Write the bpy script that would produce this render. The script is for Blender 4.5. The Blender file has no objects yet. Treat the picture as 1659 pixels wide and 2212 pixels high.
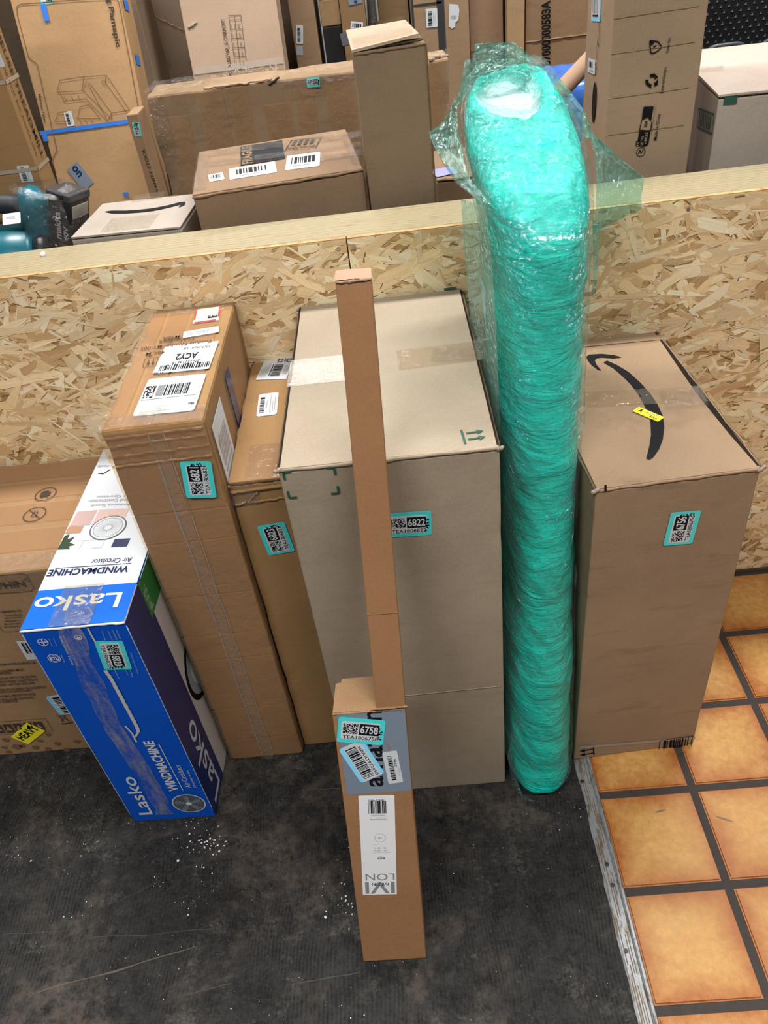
import bpy, bmesh, math, random
from mathutils import Vector, Matrix, noise
import numpy as np

# ------------------------------------------------------------------ camera, world, lights, exposure
scene = bpy.context.scene
COL = scene.collection
IMG_W, IMG_H = 1659, 2212
FPX, YAW, PITCH, ROLL, CAM_Z = 1686.73, 0.0632254, 0.6861786, 0.1387648, 1.5815
_f = Vector((-math.sin(YAW)*math.cos(PITCH), math.cos(YAW)*math.cos(PITCH), -math.sin(PITCH)))
_r = Vector((math.cos(YAW), math.sin(YAW), 0)); _d = _f.cross(_r)
CR = _r*math.cos(ROLL) + _d*math.sin(ROLL); CD = -_r*math.sin(ROLL) + _d*math.cos(ROLL); CF = _f
CAM_O = Vector((0, 0, CAM_Z))
cd = bpy.data.cameras.new('camera'); cam = bpy.data.objects.new('camera', cd); COL.objects.link(cam)
cd.sensor_fit = 'VERTICAL'; cd.sensor_height = 36.0; cd.lens = 36.0*FPX/IMG_H; cd.clip_start = 0.02
cam.matrix_world = Matrix(((CR.x, -CD.x, -CF.x, 0), (CR.y, -CD.y, -CF.y, 0), (CR.z, -CD.z, -CF.z, CAM_Z), (0, 0, 0, 1)))
scene.camera = cam

world = bpy.data.worlds.new('world'); scene.world = world; world.use_nodes = True
bg = world.node_tree.nodes['Background']; bg.inputs[0].default_value = (1.0, 0.96, 0.92, 1); bg.inputs[1].default_value = 0.19

def area(name, loc, sx, sy, power, color=(1, 0.98, 0.955)):
    l = bpy.data.lights.new(name, 'AREA'); l.shape = 'RECTANGLE'; l.size = sx; l.size_y = sy; l.energy = power; l.color = color
    o = bpy.data.objects.new(name, l); COL.objects.link(o); o.location = loc
    return o
area('ceiling_tube_lamp', (-0.76, 5.98, 3.5), 1.5, 0.45, 88)
area('ceiling_tube_lamp', (2.1, 5.7, 3.5), 1.5, 0.28, 68)
area('ceiling_tube_lamp', (-2.6, 5.5, 3.5), 1.2, 0.28, 48)
area('ceiling_tube_lamp', (-0.9, 2.2, 3.5), 1.4, 0.28, 90)
area('ceiling_tube_lamp', (1.3, 2.2, 3.5), 1.4, 0.28, 90)
area('ceiling_tube_lamp', (1.0, -0.6, 3.5), 1.4, 0.28, 74)
area('ceiling_tube_lamp', (-1.1, -0.6, 3.5), 1.4, 0.28, 74)

vs = scene.view_settings
vs.view_transform = 'Standard'; vs.look = 'None'; vs.exposure = 0.0; vs.gamma = 1.0; vs.use_curve_mapping = False

# ------------------------------------------------------------------ pixel -> place helpers (survey of the photo, in metres)
def pray(p):
    return (CR*((p[0]-IMG_W/2)/FPX) + CD*((p[1]-IMG_H/2)/FPX) + CF)
def onplane(p, q, n):
    d = pray(p); return CAM_O + d*((q-CAM_O).dot(n)/d.dot(n))
def onY(p, y): return onplane(p, Vector((0, y, 0)), Vector((0, 1, 0)))
def onZ(p, z): return onplane(p, Vector((0, 0, z)), Vector((0, 0, 1)))

# ------------------------------------------------------------------ materials
MATS = {}
class G:
    def __init__(s, name):
        s.m = bpy.data.materials.new(name); s.m.use_nodes = True; s.nt = s.m.node_tree; s.nt.nodes.clear()
        s.out = s.n('ShaderNodeOutputMaterial')
    def n(s, t, **kw):
        k = s.nt.nodes.new(t)
        for a, v in kw.items():
            setattr(k, a, v)
        return k
    def put(s, sock, v):
        if isinstance(v, bpy.types.NodeSocket): s.nt.links.new(v, sock)
        elif v is not None: sock.default_value = v
    def coord(s, kind='Object'):
        return s.n('ShaderNodeTexCoord').outputs[kind]
    def mapping(s, vec, scale=(1, 1, 1), rot=(0, 0, 0), loc=(0, 0, 0)):
        k = s.n('ShaderNodeMapping'); s.put(k.inputs['Vector'], vec); k.inputs['Scale'].default_value = scale
        k.inputs['Rotation'].default_value = rot; k.inputs['Location'].default_value = loc; return k.outputs[0]
    def noise(s, vec, scale=5, detail=4, rough=0.55, dist=0.0):
        k = s.n('ShaderNodeTexNoise'); s.put(k.inputs['Vector'], vec); k.inputs['Scale'].default_value = scale
        k.inputs['Detail'].default_value = detail; k.inputs['Roughness'].default_value = rough; k.inputs['Distortion'].default_value = dist
        return k.outputs[0]
    def voronoi(s, vec, scale=5, feature='F1', out='Distance'):
        k = s.n('ShaderNodeTexVoronoi', feature=feature); s.put(k.inputs['Vector'], vec); k.inputs['Scale'].default_value = scale
        return k.outputs[out]
    def wave(s, vec, scale=5, dist=0, detail=2, dscale=1, axis='X'):
        k = s.n('ShaderNodeTexWave', bands_direction=axis); s.put(k.inputs['Vector'], vec); k.inputs['Scale'].default_value = scale
        k.inputs['Distortion'].default_value = dist; k.inputs['Detail'].default_value = detail; k.inputs['Detail Scale'].default_value = dscale
        return k.outputs['Fac']
    def ramp(s, fac, *stops):
        k = s.n('ShaderNodeValToRGB'); s.put(k.inputs[0], fac); e = k.color_ramp.elements
        while len(e) < len(stops): e.new(0.5)
        for i, (p, c) in enumerate(stops):
            e[i].position = p; e[i].color = (c, c, c, 1) if isinstance(c, (int, float)) else (*c[:3], 1)
        return k.outputs[0]
    def mix(s, fac, a, b, mode='MIX'):
        k = s.n('ShaderNodeMix', data_type='RGBA', blend_type=mode)
        s.put(k.inputs[0], fac)
        for i, v in ((6, a), (7, b)):
            if isinstance(v, (tuple, list)): v = (*v[:3], 1)
            s.put(k.inputs[i], v)
        return k.outputs[2]
    def math(s, op, a, b=None, c=None, clamp=False):
        k = s.n('ShaderNodeMath', operation=op, use_clamp=clamp); s.put(k.inputs[0], a)
        if b is not None: s.put(k.inputs[1], b)
        if c is not None: s.put(k.inputs[2], c)
        return k.outputs[0]
    def bump(s, h, strength=0.3, dist=0.002, normal=None):
        k = s.n('ShaderNodeBump'); s.put(k.inputs['Height'], h); k.inputs['Strength'].default_value = strength
        k.inputs['Distance'].default_value = dist
        if normal is not None: s.put(k.inputs['Normal'], normal)
        return k.outputs[0]
    def pbsdf(s, color, rough=0.7, normal=None, metal=0.0, spec=0.5, coat=0.0, coat_rough=0.1):
        k = s.n('ShaderNodeBsdfPrincipled')
        if isinstance(color, (tuple, list)): color = (*color[:3], 1)
        s.put(k.inputs['Base Color'], color); s.put(k.inputs['Roughness'], rough); s.put(k.inputs['Metallic'], metal)
        s.put(k.inputs['Specular IOR Level'], spec); s.put(k.inputs['Coat Weight'], coat); k.inputs['Coat Roughness'].default_value = coat_rough
        if normal is not None:
            s.put(k.inputs['Normal'], normal); s.put(k.inputs['Coat Normal'], normal)
        return k.outputs[0]
    def done(s, sh): s.nt.links.new(sh, s.out.inputs[0]); return s.m

def srgb(r, g, b):
    f = lambda c: ((c/255+0.055)/1.055)**2.4 if c > 10 else c/255/12.92
    return (f(r), f(g), f(b))

def cardboard(color, axis='Z', wear=0.5, rough=0.75):
    key = ('card', color, axis, wear, rough)
    if key in MATS: return MATS[key]
    g = G('cardboard'); c = g.coord(); rnd = g.n('ShaderNodeObjectInfo').outputs['Random']
    off = g.n('ShaderNodeVectorMath', operation='ADD'); g.put(off.inputs[0], c)
    cmb = g.n('ShaderNodeCombineXYZ'); g.put(cmb.inputs[0], g.math('MULTIPLY', rnd, 17.0)); g.put(cmb.inputs[1], g.math('MULTIPLY', rnd, 9.0))
    g.put(off.inputs[1], cmb.outputs[0]); v = off.outputs[0]
    big = g.noise(v, 4.5, 5, 0.6); fine = g.noise(v, 260, 3, 0.6); mid = g.noise(v, 38, 4, 0.6)
    col = g.mix(g.ramp(big, (0.3, 0), (0.75, 1)), tuple(x*0.86 for x in color), tuple(min(1, x*1.12) for x in color))
    col = g.mix(g.ramp(fine, (0.25, 0), (0.75, 1)), col, g.mix(0.35, col, tuple(min(1, x*1.45) for x in color)))
    # scuffs: stretched dirty rubs
    sc = g.noise(g.mapping(v, (7, 7, 42) if axis == 'Z' else (42, 7, 7)), 1.0, 5, 0.65)
    col = g.mix(g.math('MULTIPLY', g.ramp(sc, (0.56, 0), (0.74, 1)), wear*0.8), col, tuple(x*0.5 for x in color))
    col = g.mix(g.math('MULTIPLY', g.ramp(mid, (0.66, 0), (0.8, 1)), wear*0.35), col, tuple(min(1, x*1.35) for x in color))
    flute = g.wave(v, 55, 0.4, 1, 1, 'X' if axis == 'Z' else 'Z')
    n = g.bump(flute, 0.035, 0.001); n = g.bump(mid, 0.12, 0.0015, n); n = g.bump(big, 0.35, 0.008, n)
    MATS[key] = g.done(g.pbsdf(col, rough, n, spec=0.1)); return MATS[key]

def plain(name, color, rough=0.5, spec=0.5, grain=0.08, metal=0.0, bump=0.0):
    key = ('plain', name)
    if key in MATS: return MATS[key]
    g = G(name); c = g.coord(); nz = g.noise(c, 60, 3)
    col = g.mix(g.math('MULTIPLY', nz, grain*2), color, tuple(x*0.7 for x in color))
    n = g.bump(g.noise(c, 35, 4), bump, 0.002) if bump else None
    MATS[key] = g.done(g.pbsdf(col, rough, n, metal, spec)); return MATS[key]

def clear_tape(name, tint=(0.92, 0.87, 0.78), base=0.06, rough=0.10, wr=0.5, scale=45, gloss=1.0):
    key = ('tape', name)
    if key in MATS: return MATS[key]
    g = G(name); c = g.coord()
    w1 = g.noise(c, scale, 3, 0.6, 0.6); w2 = g.noise(g.mapping(c, (1, 1, 0.35)), scale*3.2, 3, 0.6)
    n = g.bump(w1, wr, 0.009); n = g.bump(w2, wr*0.6, 0.003, n)
    lw = g.n('ShaderNodeFresnel'); lw.inputs['IOR'].default_value = 1.5; g.put(lw.inputs['Normal'], n)
    tr = g.n('ShaderNodeBsdfTransparent'); tr.inputs[0].default_value = (*tint, 1)
    gl = g.n('ShaderNodeBsdfGlossy'); gl.inputs['Roughness'].default_value = rough; g.put(gl.inputs['Normal'], n)
    df = g.pbsdf(tuple(min(1, x*0.95) for x in tint), 0.4, n)
    a = g.n('ShaderNodeMixShader'); a.inputs[0].default_value = base; g.nt.links.new(tr.outputs[0], a.inputs[1]); g.nt.links.new(df, a.inputs[2])
    b = g.n('ShaderNodeMixShader'); g.put(b.inputs[0], g.math('MULTIPLY_ADD', lw.outputs[0], gloss*0.12, 0.055*gloss, clamp=True))
    g.nt.links.new(a.outputs[0], b.inputs[1]); g.nt.links.new(gl.outputs[0], b.inputs[2])
    MATS[key] = g.done(b.outputs[0]); return MATS[key]

K_CENTER = (0.30, 0.246, 0.182); K_AMZ = (0.262, 0.178, 0.112); K_KRAFT = (0.285, 0.168, 0.075); K_ROD = (0.265, 0.138, 0.066)
K_BACK = (0.27, 0.172, 0.10); K_PAM = (0.36, 0.225, 0.115); K_DOL = (0.285, 0.175, 0.092); K_PALE = (0.335, 0.29, 0.248); K_TAN = (0.22, 0.145, 0.09)
INK = plain('black_ink', (0.007, 0.007, 0.009), 0.6, 0.12); GREYINK = plain('brown_black_ink', (0.055, 0.038, 0.025), 0.7, 0.2)
BROWNINK = plain('brown_ink', (0.17, 0.09, 0.045), 0.8, 0.2); GREENINK = plain('dark_green_ink', (0.012, 0.075, 0.05), 0.6)
WHITE = plain('white_label_paper', (0.53, 0.56, 0.59), 0.35, 0.5, 0.03); TEAL = plain('aqua_label_paper', (0.06, 0.62, 0.62), 0.35, 0.5, 0.03)
SKYB = plain('light_blue_label_edge', (0.22, 0.62, 0.88), 0.35, 0.5, 0.03); YELLOW = plain('yellow_sticker', (0.85, 0.75, 0.03), 0.4)
WINK = plain('white_ink', (0.56, 0.595, 0.64), 0.4, 0.5, 0.03); PALEINK = plain('pale_blue_ink', (0.30, 0.42, 0.66), 0.5); GREY = plain('grey_ink', (0.30, 0.31, 0.33), 0.5)
NAVY = plain('navy_ink', (0.008, 0.02, 0.085), 0.3); RED = plain('red_ink', (0.75, 0.03, 0.04), 0.5); GREENLAB = plain('green_label_print', (0.03, 0.20, 0.05), 0.35)
SLATE = plain('slate_grey_vinyl_tape', (0.17, 0.215, 0.275), 0.35, 0.5, 0.05); BLUETAPE = plain('blue_masking_tape', (0.03, 0.17, 0.62), 0.55, 0.3, 0.15)
DARKGAP = plain('raw_corrugated_edge', (0.16, 0.11, 0.065), 0.9, 0.1, 0.6); TORN = plain('torn_paper_fibre', (0.34, 0.28, 0.22), 0.9, 0.1, 0.3)
BLACKP = plain('black_plastic', (0.012, 0.013, 0.016), 0.35, 0.5, 0.1, 0, 0.15)
TAPE = clear_tape('clear_packing_tape'); TAPEW = clear_tape('crumpled_clear_tape', (0.96, 0.945, 0.91), 0.02, 0.07, 1.0, 80, 1.3)
BTAPE = clear_tape('brown_packing_tape', (0.90, 0.76, 0.56), 0.12, 0.2, 0.35, 30, 0.4)
TAPEC = clear_tape('thin_clear_tape', (0.985, 0.975, 0.955), 0.05, 0.12, 0.8, 60, 0.5)
TAPEG = clear_tape('flat_glossy_tape', (0.96, 0.95, 0.93), 0.05, 0.10, 0.10, 150, 1.6)

# ------------------------------------------------------------------ object helpers
def obj(name, me, mat=None, parent=None, smooth=False):
    if isinstance(me, bmesh.types.BMesh):
        b = me; me = bpy.data.meshes.new(name); b.to_mesh(me); b.free()
    if mat is not None and not me.materials: me.materials.append(mat)
    if smooth: me.polygons.foreach_set('use_smooth', [True]*len(me.polygons))
    o = bpy.data.objects.new(name, me); COL.objects.link(o)
    if parent: o.parent = parent
    return o
def tag(o, label, cat, group=None):
    o['label'] = label; o['category'] = cat
    if group: o['group'] = group
    return o
def thing(name, label, cat, M=Matrix(), group=None):
    o = bpy.data.objects.new(name, None); COL.objects.link(o); o.empty_display_size = 0.05; o.matrix_world = M
    return tag(o, label, cat, group)
def mesh(name, verts, faces):
    me = bpy.data.meshes.new(name); me.from_pydata([tuple(v) for v in verts], [], faces); me.update(); return me
def bevel(o, w=0.003, seg=2, ang=50):
    m = o.modifiers.new('bevel', 'BEVEL'); m.width = w; m.segments = seg; m.limit_method = 'ANGLE'; m.angle_limit = math.radians(ang)
    return o
def box_mesh(name, x0, x1, y0, y1, z0, z1):
    v = [(x, y, z) for z in (z0, z1) for x, y in ((x0, y0), (x1, y0), (x1, y1), (x0, y1))]
    return mesh(name, v, [(3, 2, 1, 0), (4, 5, 6, 7), (0, 1, 5, 4), (1, 2, 6, 5), (2, 3, 7, 6), (3, 0, 4, 7)])
def carton_mesh(name, w, d, h, seed=0, amp=0.0016, step=0.035, crush=0.0, maxn=22):
    """a carton with slightly sunken panels and crushed edges: grid on each of the six sides"""
    nx, ny, nz = [max(3, min(maxn, int(s/step))) for s in (w, d, h)]
    V = {}; verts = []; faces = []
    sv = Vector((seed*3.17, seed*1.31, seed*7.7))
    def vid(i, j, k):
        t = (i, j, k)
        if t not in V:
            p = Vector((w*i/nx, d*j/ny, h*k/nz)); q = p.copy()
            ed = (i in (0, nx)) + (j in (0, ny)) + (k in (0, nz))
            a = amp*(0.5+0.5*noise.noise(p*9+sv)) + amp*0.7*abs(noise.noise(p*31+sv))
            if ed > 1: a = amp*0.4*abs(noise.noise(p*40+sv)) + crush*max(0, noise.noise(p*14+sv*2))
            if i == 0: q.x += a
            if i == nx: q.x -= a
            if j == 0: q.y += a
            if j == ny: q.y -= a
            if k == nz: q.z -= a
            V[t] = len(verts); verts.append(q)
        return V[t]
    for i in range(nx):
        for j in range(ny):
            faces.append((vid(i, j, 0), vid(i, j+1, 0), vid(i+1, j+1, 0), vid(i+1, j, 0)))
            faces.append((vid(i, j, nz), vid(i+1, j, nz), vid(i+1, j+1, nz), vid(i, j+1, nz)))
    for i in range(nx):
        for k in range(nz):
            faces.append((vid(i, 0, k), vid(i+1, 0, k), vid(i+1, 0, k+1), vid(i, 0, k+1)))
            faces.append((vid(i, ny, k), vid(i, ny, k+1), vid(i+1, ny, k+1), vid(i+1, ny, k)))
    for j in range(ny):
        for k in range(nz):
            faces.append((vid(0, j, k), vid(0, j, k+1), vid(0, j+1, k+1), vid(0, j+1, k)))
            faces.append((vid(nx, j, k), vid(nx, j+1, k), vid(nx, j+1, k+1), vid(nx, j, k+1)))
    return mesh(name, verts, faces)

class Box:
    """a carton thing: empty at its front-left foot, local x right, y depth, z up"""
    def __init__(s, name, label, cat, x, y, yaw, w, d, h, mat, z0=0.0, lean=0.0, side=0.0, seed=1, crush=0.0015, group=None, amp=0.0016, top_gap=False, bev=0.003, extra=None):
        s.w, s.d, s.h, s.mat = w, d, h, mat
        M = Matrix.Translation((x, y, z0)) @ Matrix.Rotation(yaw, 4, 'Z') @ Matrix.Rotation(side, 4, 'Y') @ Matrix.Rotation(-lean, 4, 'X')
        s.M = M; s.Mi = M.inverted(); s.e = thing(name, label, cat, M, group)
        hb = h-0.007 if top_gap else h
        s.body = bevel(obj('body', carton_mesh('body', w, d, hb, seed, amp, crush=crush), mat, s.e), bev)
        if top_gap:
            me = carton_mesh('top_flap', w-0.003, d, 0.005, seed+5, 0.0006, crush=0.0008)
            t = obj('top_flap', me, mat, s.e); t.location = (0.0015, 0, h-0.005); bevel(t, 0.0012)
    def face(s, f):
        R = s.M.to_3x3()
        q, n = {'front': ((0, 0, 0), (0, -1, 0)), 'top': ((0, 0, s.h), (0, 0, 1)), 'right': ((s.w, 0, 0), (1, 0, 0)), 'left': ((0, 0, 0), (-1, 0, 0))}[f]
        return s.M @ Vector(q), R @ Vector(n), Vector(n)
    def hit(s, f, p):
        q, n, ln = s.face(f); return s.Mi @ onplane(p, q, n)
    def frame(s, f, ll, lr, ul):
        return Frame(s.hit(f, ll), s.hit(f, lr), s.hit(f, ul), s.face(f)[2], s.e)
    def mframe(s, f, u0, v0, u1, v1):
        """frame in face metres (u right, v up/back)"""
        P = {'front': lambda u, v: (u, 0, v), 'top': lambda u, v: (u, v, s.h), 'right': lambda u, v: (s.w, u, v), 'left': lambda u, v: (0, -u, v)}[f]
        return Frame(Vector(P(u0, v0)), Vector(P(u1, v0)), Vector(P(u0, v1)), s.face(f)[2], s.e)
    def poly(s, f, pts):
        return [s.hit(f, p) for p in pts]

class Frame:
    def __init__(s, a, b, c, n, parent):
        s.o = a; s.ex = (b-a); s.W = s.ex.length; s.ex.normalize()
        ey = (c-a); ey = ey - s.ex*ey.dot(s.ex); s.H = ey.length; s.ey = ey.normalized(); s.n = n; s.parent = parent
        if s.ex.cross(s.ey).dot(n) < 0: print('MIRRORED frame', parent.name)
    def p(s, u, v, l=0.0): return s.o + s.ex*(u*s.W) + s.ey*(v*s.H) + s.n*l
    def sub(s, u0, v0, u1, v1):
        f = Frame.__new__(Frame); f.o = s.p(u0, v0); f.ex = s.ex; f.ey = s.ey; f.n = s.n; f.parent = s.parent
        f.W = s.W*(u1-u0); f.H = s.H*(v1-v0); return f
    def rot180(s):
        f = Frame.__new__(Frame); f.o = s.p(1, 1); f.ex = -s.ex; f.ey = -s.ey; f.n = s.n; f.parent = s.parent; f.W, f.H = s.W, s.H; return f

def rrect(f, r=0.1, u0=0, v0=0, u1=1, v1=1, seg=4):
    """rounded rectangle outline in frame units (r as share of height)"""
    rw = r*f.H/f.W*(v1-v0); rh = r*(v1-v0); pts = []
    if r <= 0: return [(u0, v0), (u1, v0), (u1, v1), (u0, v1)]
    for cx, cy, a0 in ((u1-rw, v0+rh, -90), (u1-rw, v1-rh, 0), (u0+rw, v1-rh, 90), (u0+rw, v0+rh, 180)):
        for i in range(seg+1):
            a = math.radians(a0+90*i/seg); pts.append((cx+rw*math.cos(a), cy+rh*math.sin(a)))
    return pts
def plate(name, f, mat, outline=None, lift=0.0006, thick=0.0005, parent=None, r=0.0):
    pts = outline or rrect(f, r); n = len(pts)
    top = [f.p(u, v, lift) for u, v in pts]; bot = [q - f.n*(thick) for q in top]
    faces = [tuple(range(n))] + [((i+1) % n, i, n+i, n+(i+1) % n) for i in range(n)]
    return obj(name, mesh(name, top+bot, faces), mat, parent or f.parent)

FONTCACHE = {}
def text_geo(t, bold=0.0):
    if (t, bold) in FONTCACHE: return FONTCACHE[(t, bold)]
    cu = bpy.data.curves.new('t', 'FONT'); cu.body = t; cu.size = 1.0; cu.offset = bold; cu.resolution_u = 3; cu.fill_mode = 'FRONT'
    ob = bpy.data.objects.new('t', cu); me = bpy.data.meshes.new_from_object(ob)
    vs_ = [(v.co.x, v.co.y) for v in me.vertices]; fs = [tuple(p.vertices) for p in me.polygons]
    bpy.data.objects.remove(ob); bpy.data.curves.remove(cu); bpy.data.meshes.remove(me)
    xs = [v[0] for v in vs_] or [0, 1]; ys = [v[1] for v in vs_] or [0, 1]
    x0, x1, y0, y1 = min(xs), max(xs), min(ys), max(ys)
    r = ([((x-x0)/max(1e-6, x1-x0), (y-y0)/max(1e-6, y1-y0)) for x, y in vs_], fs, x1-x0, y1-y0)
    FONTCACHE[(t, bold)] = r; return r

class Art:
    """flat print, gathered per ink; flush() makes one mesh per ink"""
    def __init__(s): s.b = {}
    def add(s, mat, verts, faces):
        s.b.setdefault(mat.name, [mat, []])[1].append((verts, faces)); return s
    def poly(s, f, pts, mat, lift=0.0012): return s.add(mat, [f.p(u, v, lift) for u, v in pts], [tuple(range(len(pts)))])
    def rect(s, f, u0, v0, u1, v1, mat, lift=0.0012): return s.poly(f, [(u0, v0), (u1, v0), (u1, v1), (u0, v1)], mat, lift)
    def text(s, f, t, mat, u0=0, v0=0, u1=1, v1=1, lift=0.0014, bold=0.0):
        vs_, fs, _, _ = text_geo(t, bold); return s.add(mat, [f.p(u0+(u1-u0)*x, v0+(v1-v0)*y, lift) for x, y in vs_], fs)
    def line(s, f, a, b, wid, mat, lift=0.0012):
        pa, pb = f.p(*a, lift), f.p(*b, lift); t = (pb-pa)
        if t.length < 1e-7: return s
        t.normalize(); q = f.n.cross(t)*(wid/2); return s.add(mat, [pa-q, pb-q, pb+q, pa+q], [(0, 1, 2, 3)])
    def path(s, f, pts, wid, mat, lift=0.0012):
        for a, b in zip(pts, pts[1:]): s.line(f, a, b, wid, mat, lift)
        return s
    def ring(s, f, c, r, wid, mat, lift=0.0012, seg=28, r2=None):
        P = []; Fc = []
        for i in range(seg):
            a = 2*math.pi*i/seg
            for q in (r, r-wid): P.append(f.o+f.ex*(c[0]*f.W+q*math.cos(a))+f.ey*(c[1]*f.H+q*math.sin(a))+f.n*lift)
        for i in range(seg): j = (i+1) % seg; Fc.append((2*i, 2*j, 2*j+1, 2*i+1))
        return s.add(mat, P, Fc)
    def disc(s, f, c, r, mat, lift=0.0012, seg=20):
        return s.add(mat, [f.o+f.ex*(c[0]*f.W+r*math.cos(2*math.pi*i/seg))+f.ey*(c[1]*f.H+r*math.sin(2*math.pi*i/seg))+f.n*lift for i in range(seg)], [tuple(range(seg))])
    def bars(s, f, u0, v0, u1, v1, mat, seed=1, n=34, lift=0.0012, vert=True):
        R = random.Random(seed); x = 0.0; cells = []
        while x < n: w_ = R.choice((1, 1, 1, 2, 3)); cells.append((x, w_)); x += w_+R.choice((1, 1, 2))
        for a, w_ in cells:
            if a+w_ > n: break
            if vert: s.rect(f, u0+(u1-u0)*a/n, v0, u0+(u1-u0)*(a+w_)/n, v1, mat, lift)
            else: s.rect(f, u0, v0+(v1-v0)*a/n, u1, v0+(v1-v0)*(a+w_)/n, mat, lift)
        return s
    def mosaic(s, f, u0, v0, u1, v1, mat, seed=1, n=14, lift=0.0012):
        R = random.Random(seed)
        for i in range(n):
            for j in range(n):
                if R.random() < 0.5 or (i < 1 and j % 2 == 0): s.rect(f, u0+(u1-u0)*i/n, v0+(v1-v0)*j/n, u0+(u1-u0)*(i+1)/n, v0+(v1-v0)*(j+1)/n, mat, lift)
        return s
    def flush(s, parent, name='print', gap=0.004):
        """marks that stand apart become objects of their own; strokes of one mark stay together"""
        out = []
        for k, (mat, calls) in s.b.items():
            bb = [(np.min([tuple(v) for v in V], 0)-gap, np.max([tuple(v) for v in V], 0)+gap) for V, F in calls if len(V)]
            calls = [c for c in calls if len(c[0])]; grp = list(range(len(calls)))
            def root(i):
                while grp[i] != i: i = grp[i]
                return i
            for i in range(len(calls)):
                for j in range(i):
                    if (bb[i][0] <= bb[j][1]).all() and (bb[j][0] <= bb[i][1]).all(): grp[root(i)] = root(j)
            for r in sorted({root(i) for i in range(len(calls))}):
                V, F = [], []
                for i, (vv, ff) in enumerate(calls):
                    if root(i) == r: n0 = len(V); V += list(vv); F += [tuple(n0+q for q in t) for t in ff]
                out.append(obj(name, mesh(name, V, F), mat, parent))
        s.b = {}; return out

def patch(name, f, mat, nu=16, nv=4, amp=0.001, lift=0.0008, seed=1, parent=None, ragged=0.0, fn=None):
    """a thin crinkled sheet laid on a surface (tape)"""
    V = []; F = []; sv = Vector((seed*2.3, seed*5.1, 0))
    for j in range(nv+1):
        for i in range(nu+1):
            u, v = i/nu, j/nv
            q = Vector((u*f.W, v*f.H, 0))
            l = lift + amp*(0.5+0.5*noise.noise(q*60+sv)) + amp*0.5*abs(noise.noise(q*170+sv))
            if ragged and i in (0, nu): u += ragged*noise.noise(Vector((v*9, seed, i)))
            V.append(fn(u, v, l) if fn else f.p(u, v, l))
    for j in range(nv):
        for i in range(nu): a = j*(nu+1)+i; F.append((a, a+1, a+nu+2, a+nu+1))
    return obj(name, mesh(name, V, F), mat, parent or f.parent, smooth=True)

def tube_mesh(name, pts, rads, seg=12, cap=True, sx=1.0):
    V = []; F = []; n = len(pts)
    for i, p in enumerate(pts):
        p = Vector(p); t = (Vector(pts[min(i+1, n-1)])-Vector(pts[max(i-1, 0)])).normalized()
        a = t.cross(Vector((0, 0, 1)));  a = a if a.length > 0.05 else t.cross(Vector((0, 1, 0))); a.normalize(); b = t.cross(a)
        for k in range(seg):
            th = 2*math.pi*k/seg; V.append(p+a*(rads[i]*math.cos(th))+b*(rads[i]*math.sin(th)))
    for i in range(n-1):
        for k in range(seg):
            k2 = (k+1) % seg; F.append((i*seg+k, i*seg+k2, (i+1)*seg+k2, (i+1)*seg+k))
    if cap: F += [tuple(range(seg))[::-1], tuple((n-1)*seg+k for k in range(seg))]
    me = mesh(name, V, F); b = bmesh.new(); b.from_mesh(me); bmesh.ops.recalc_face_normals(b, faces=b.faces); b.to_mesh(me); b.free(); return me

def crease(parent, a, b, r=0.003, mat=None, seed=1, name='edge_fold', amp=0.0015, n=26):
    """a rounded, slightly torn fold line along a carton edge"""
    a, b = Vector(a), Vector(b); pts = []; rr = []
    for i in range(n+1):
        t = i/n; w = Vector((noise.noise(Vector((t*9, seed, 0))), noise.noise(Vector((t*9, seed, 5))), noise.noise(Vector((t*9, seed, 9)))))*amp
        pts.append(a.lerp(b, t)+w); rr.append(r*(0.75+0.5*abs(noise.noise(Vector((t*17, seed, 3))))))
    return obj(name, tube_mesh(name, pts, rr, 7), mat, parent, smooth=True)

def tea_sticker(bx, f, ll, lr, ul, num, seed=1, frame=None, code=True, up=0.0):
    fr = frame or bx.frame(f, ll, lr, ul); fr.o = fr.o+fr.n*up
    p = plate('inventory_sticker', fr, TEAL, r=0.08, lift=0.0007); p['label'] = 'aqua-edged inventory sticker'
    plate('white_panel', fr, WHITE, outline=rrect(fr, 0.1, 0.075, 0.15, 0.90, 0.85), lift=0.001, thick=0.0003, parent=p)
    a = Art()
    if code: a.mosaic(fr, 0.115, 0.38, 0.43, 0.78, INK, seed, 14, 0.0013)
    a.rect(fr, 0.46, 0.36, 0.885, 0.80, INK, 0.0013)
    a.text(fr, 'TEA180'+num, INK, 0.12, 0.17, 0.88, 0.31, 0.0013, 0.008)
    R = random.Random(seed+9)
    for k in range(5):
        v = 0.2+0.1*k; pts = [(0.86+0.1*R.random(), v+0.08*R.random()) for _ in range(4)]
        a.path(fr, pts, 0.0016, INK, 0.00155)
    a.flush(p, 'print')
    b = Art(); b.text(fr, num, WINK, 0.485, 0.43, 0.86, 0.73, 0.0016, 0.02); b.flush(p, 'number')
    return p
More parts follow.
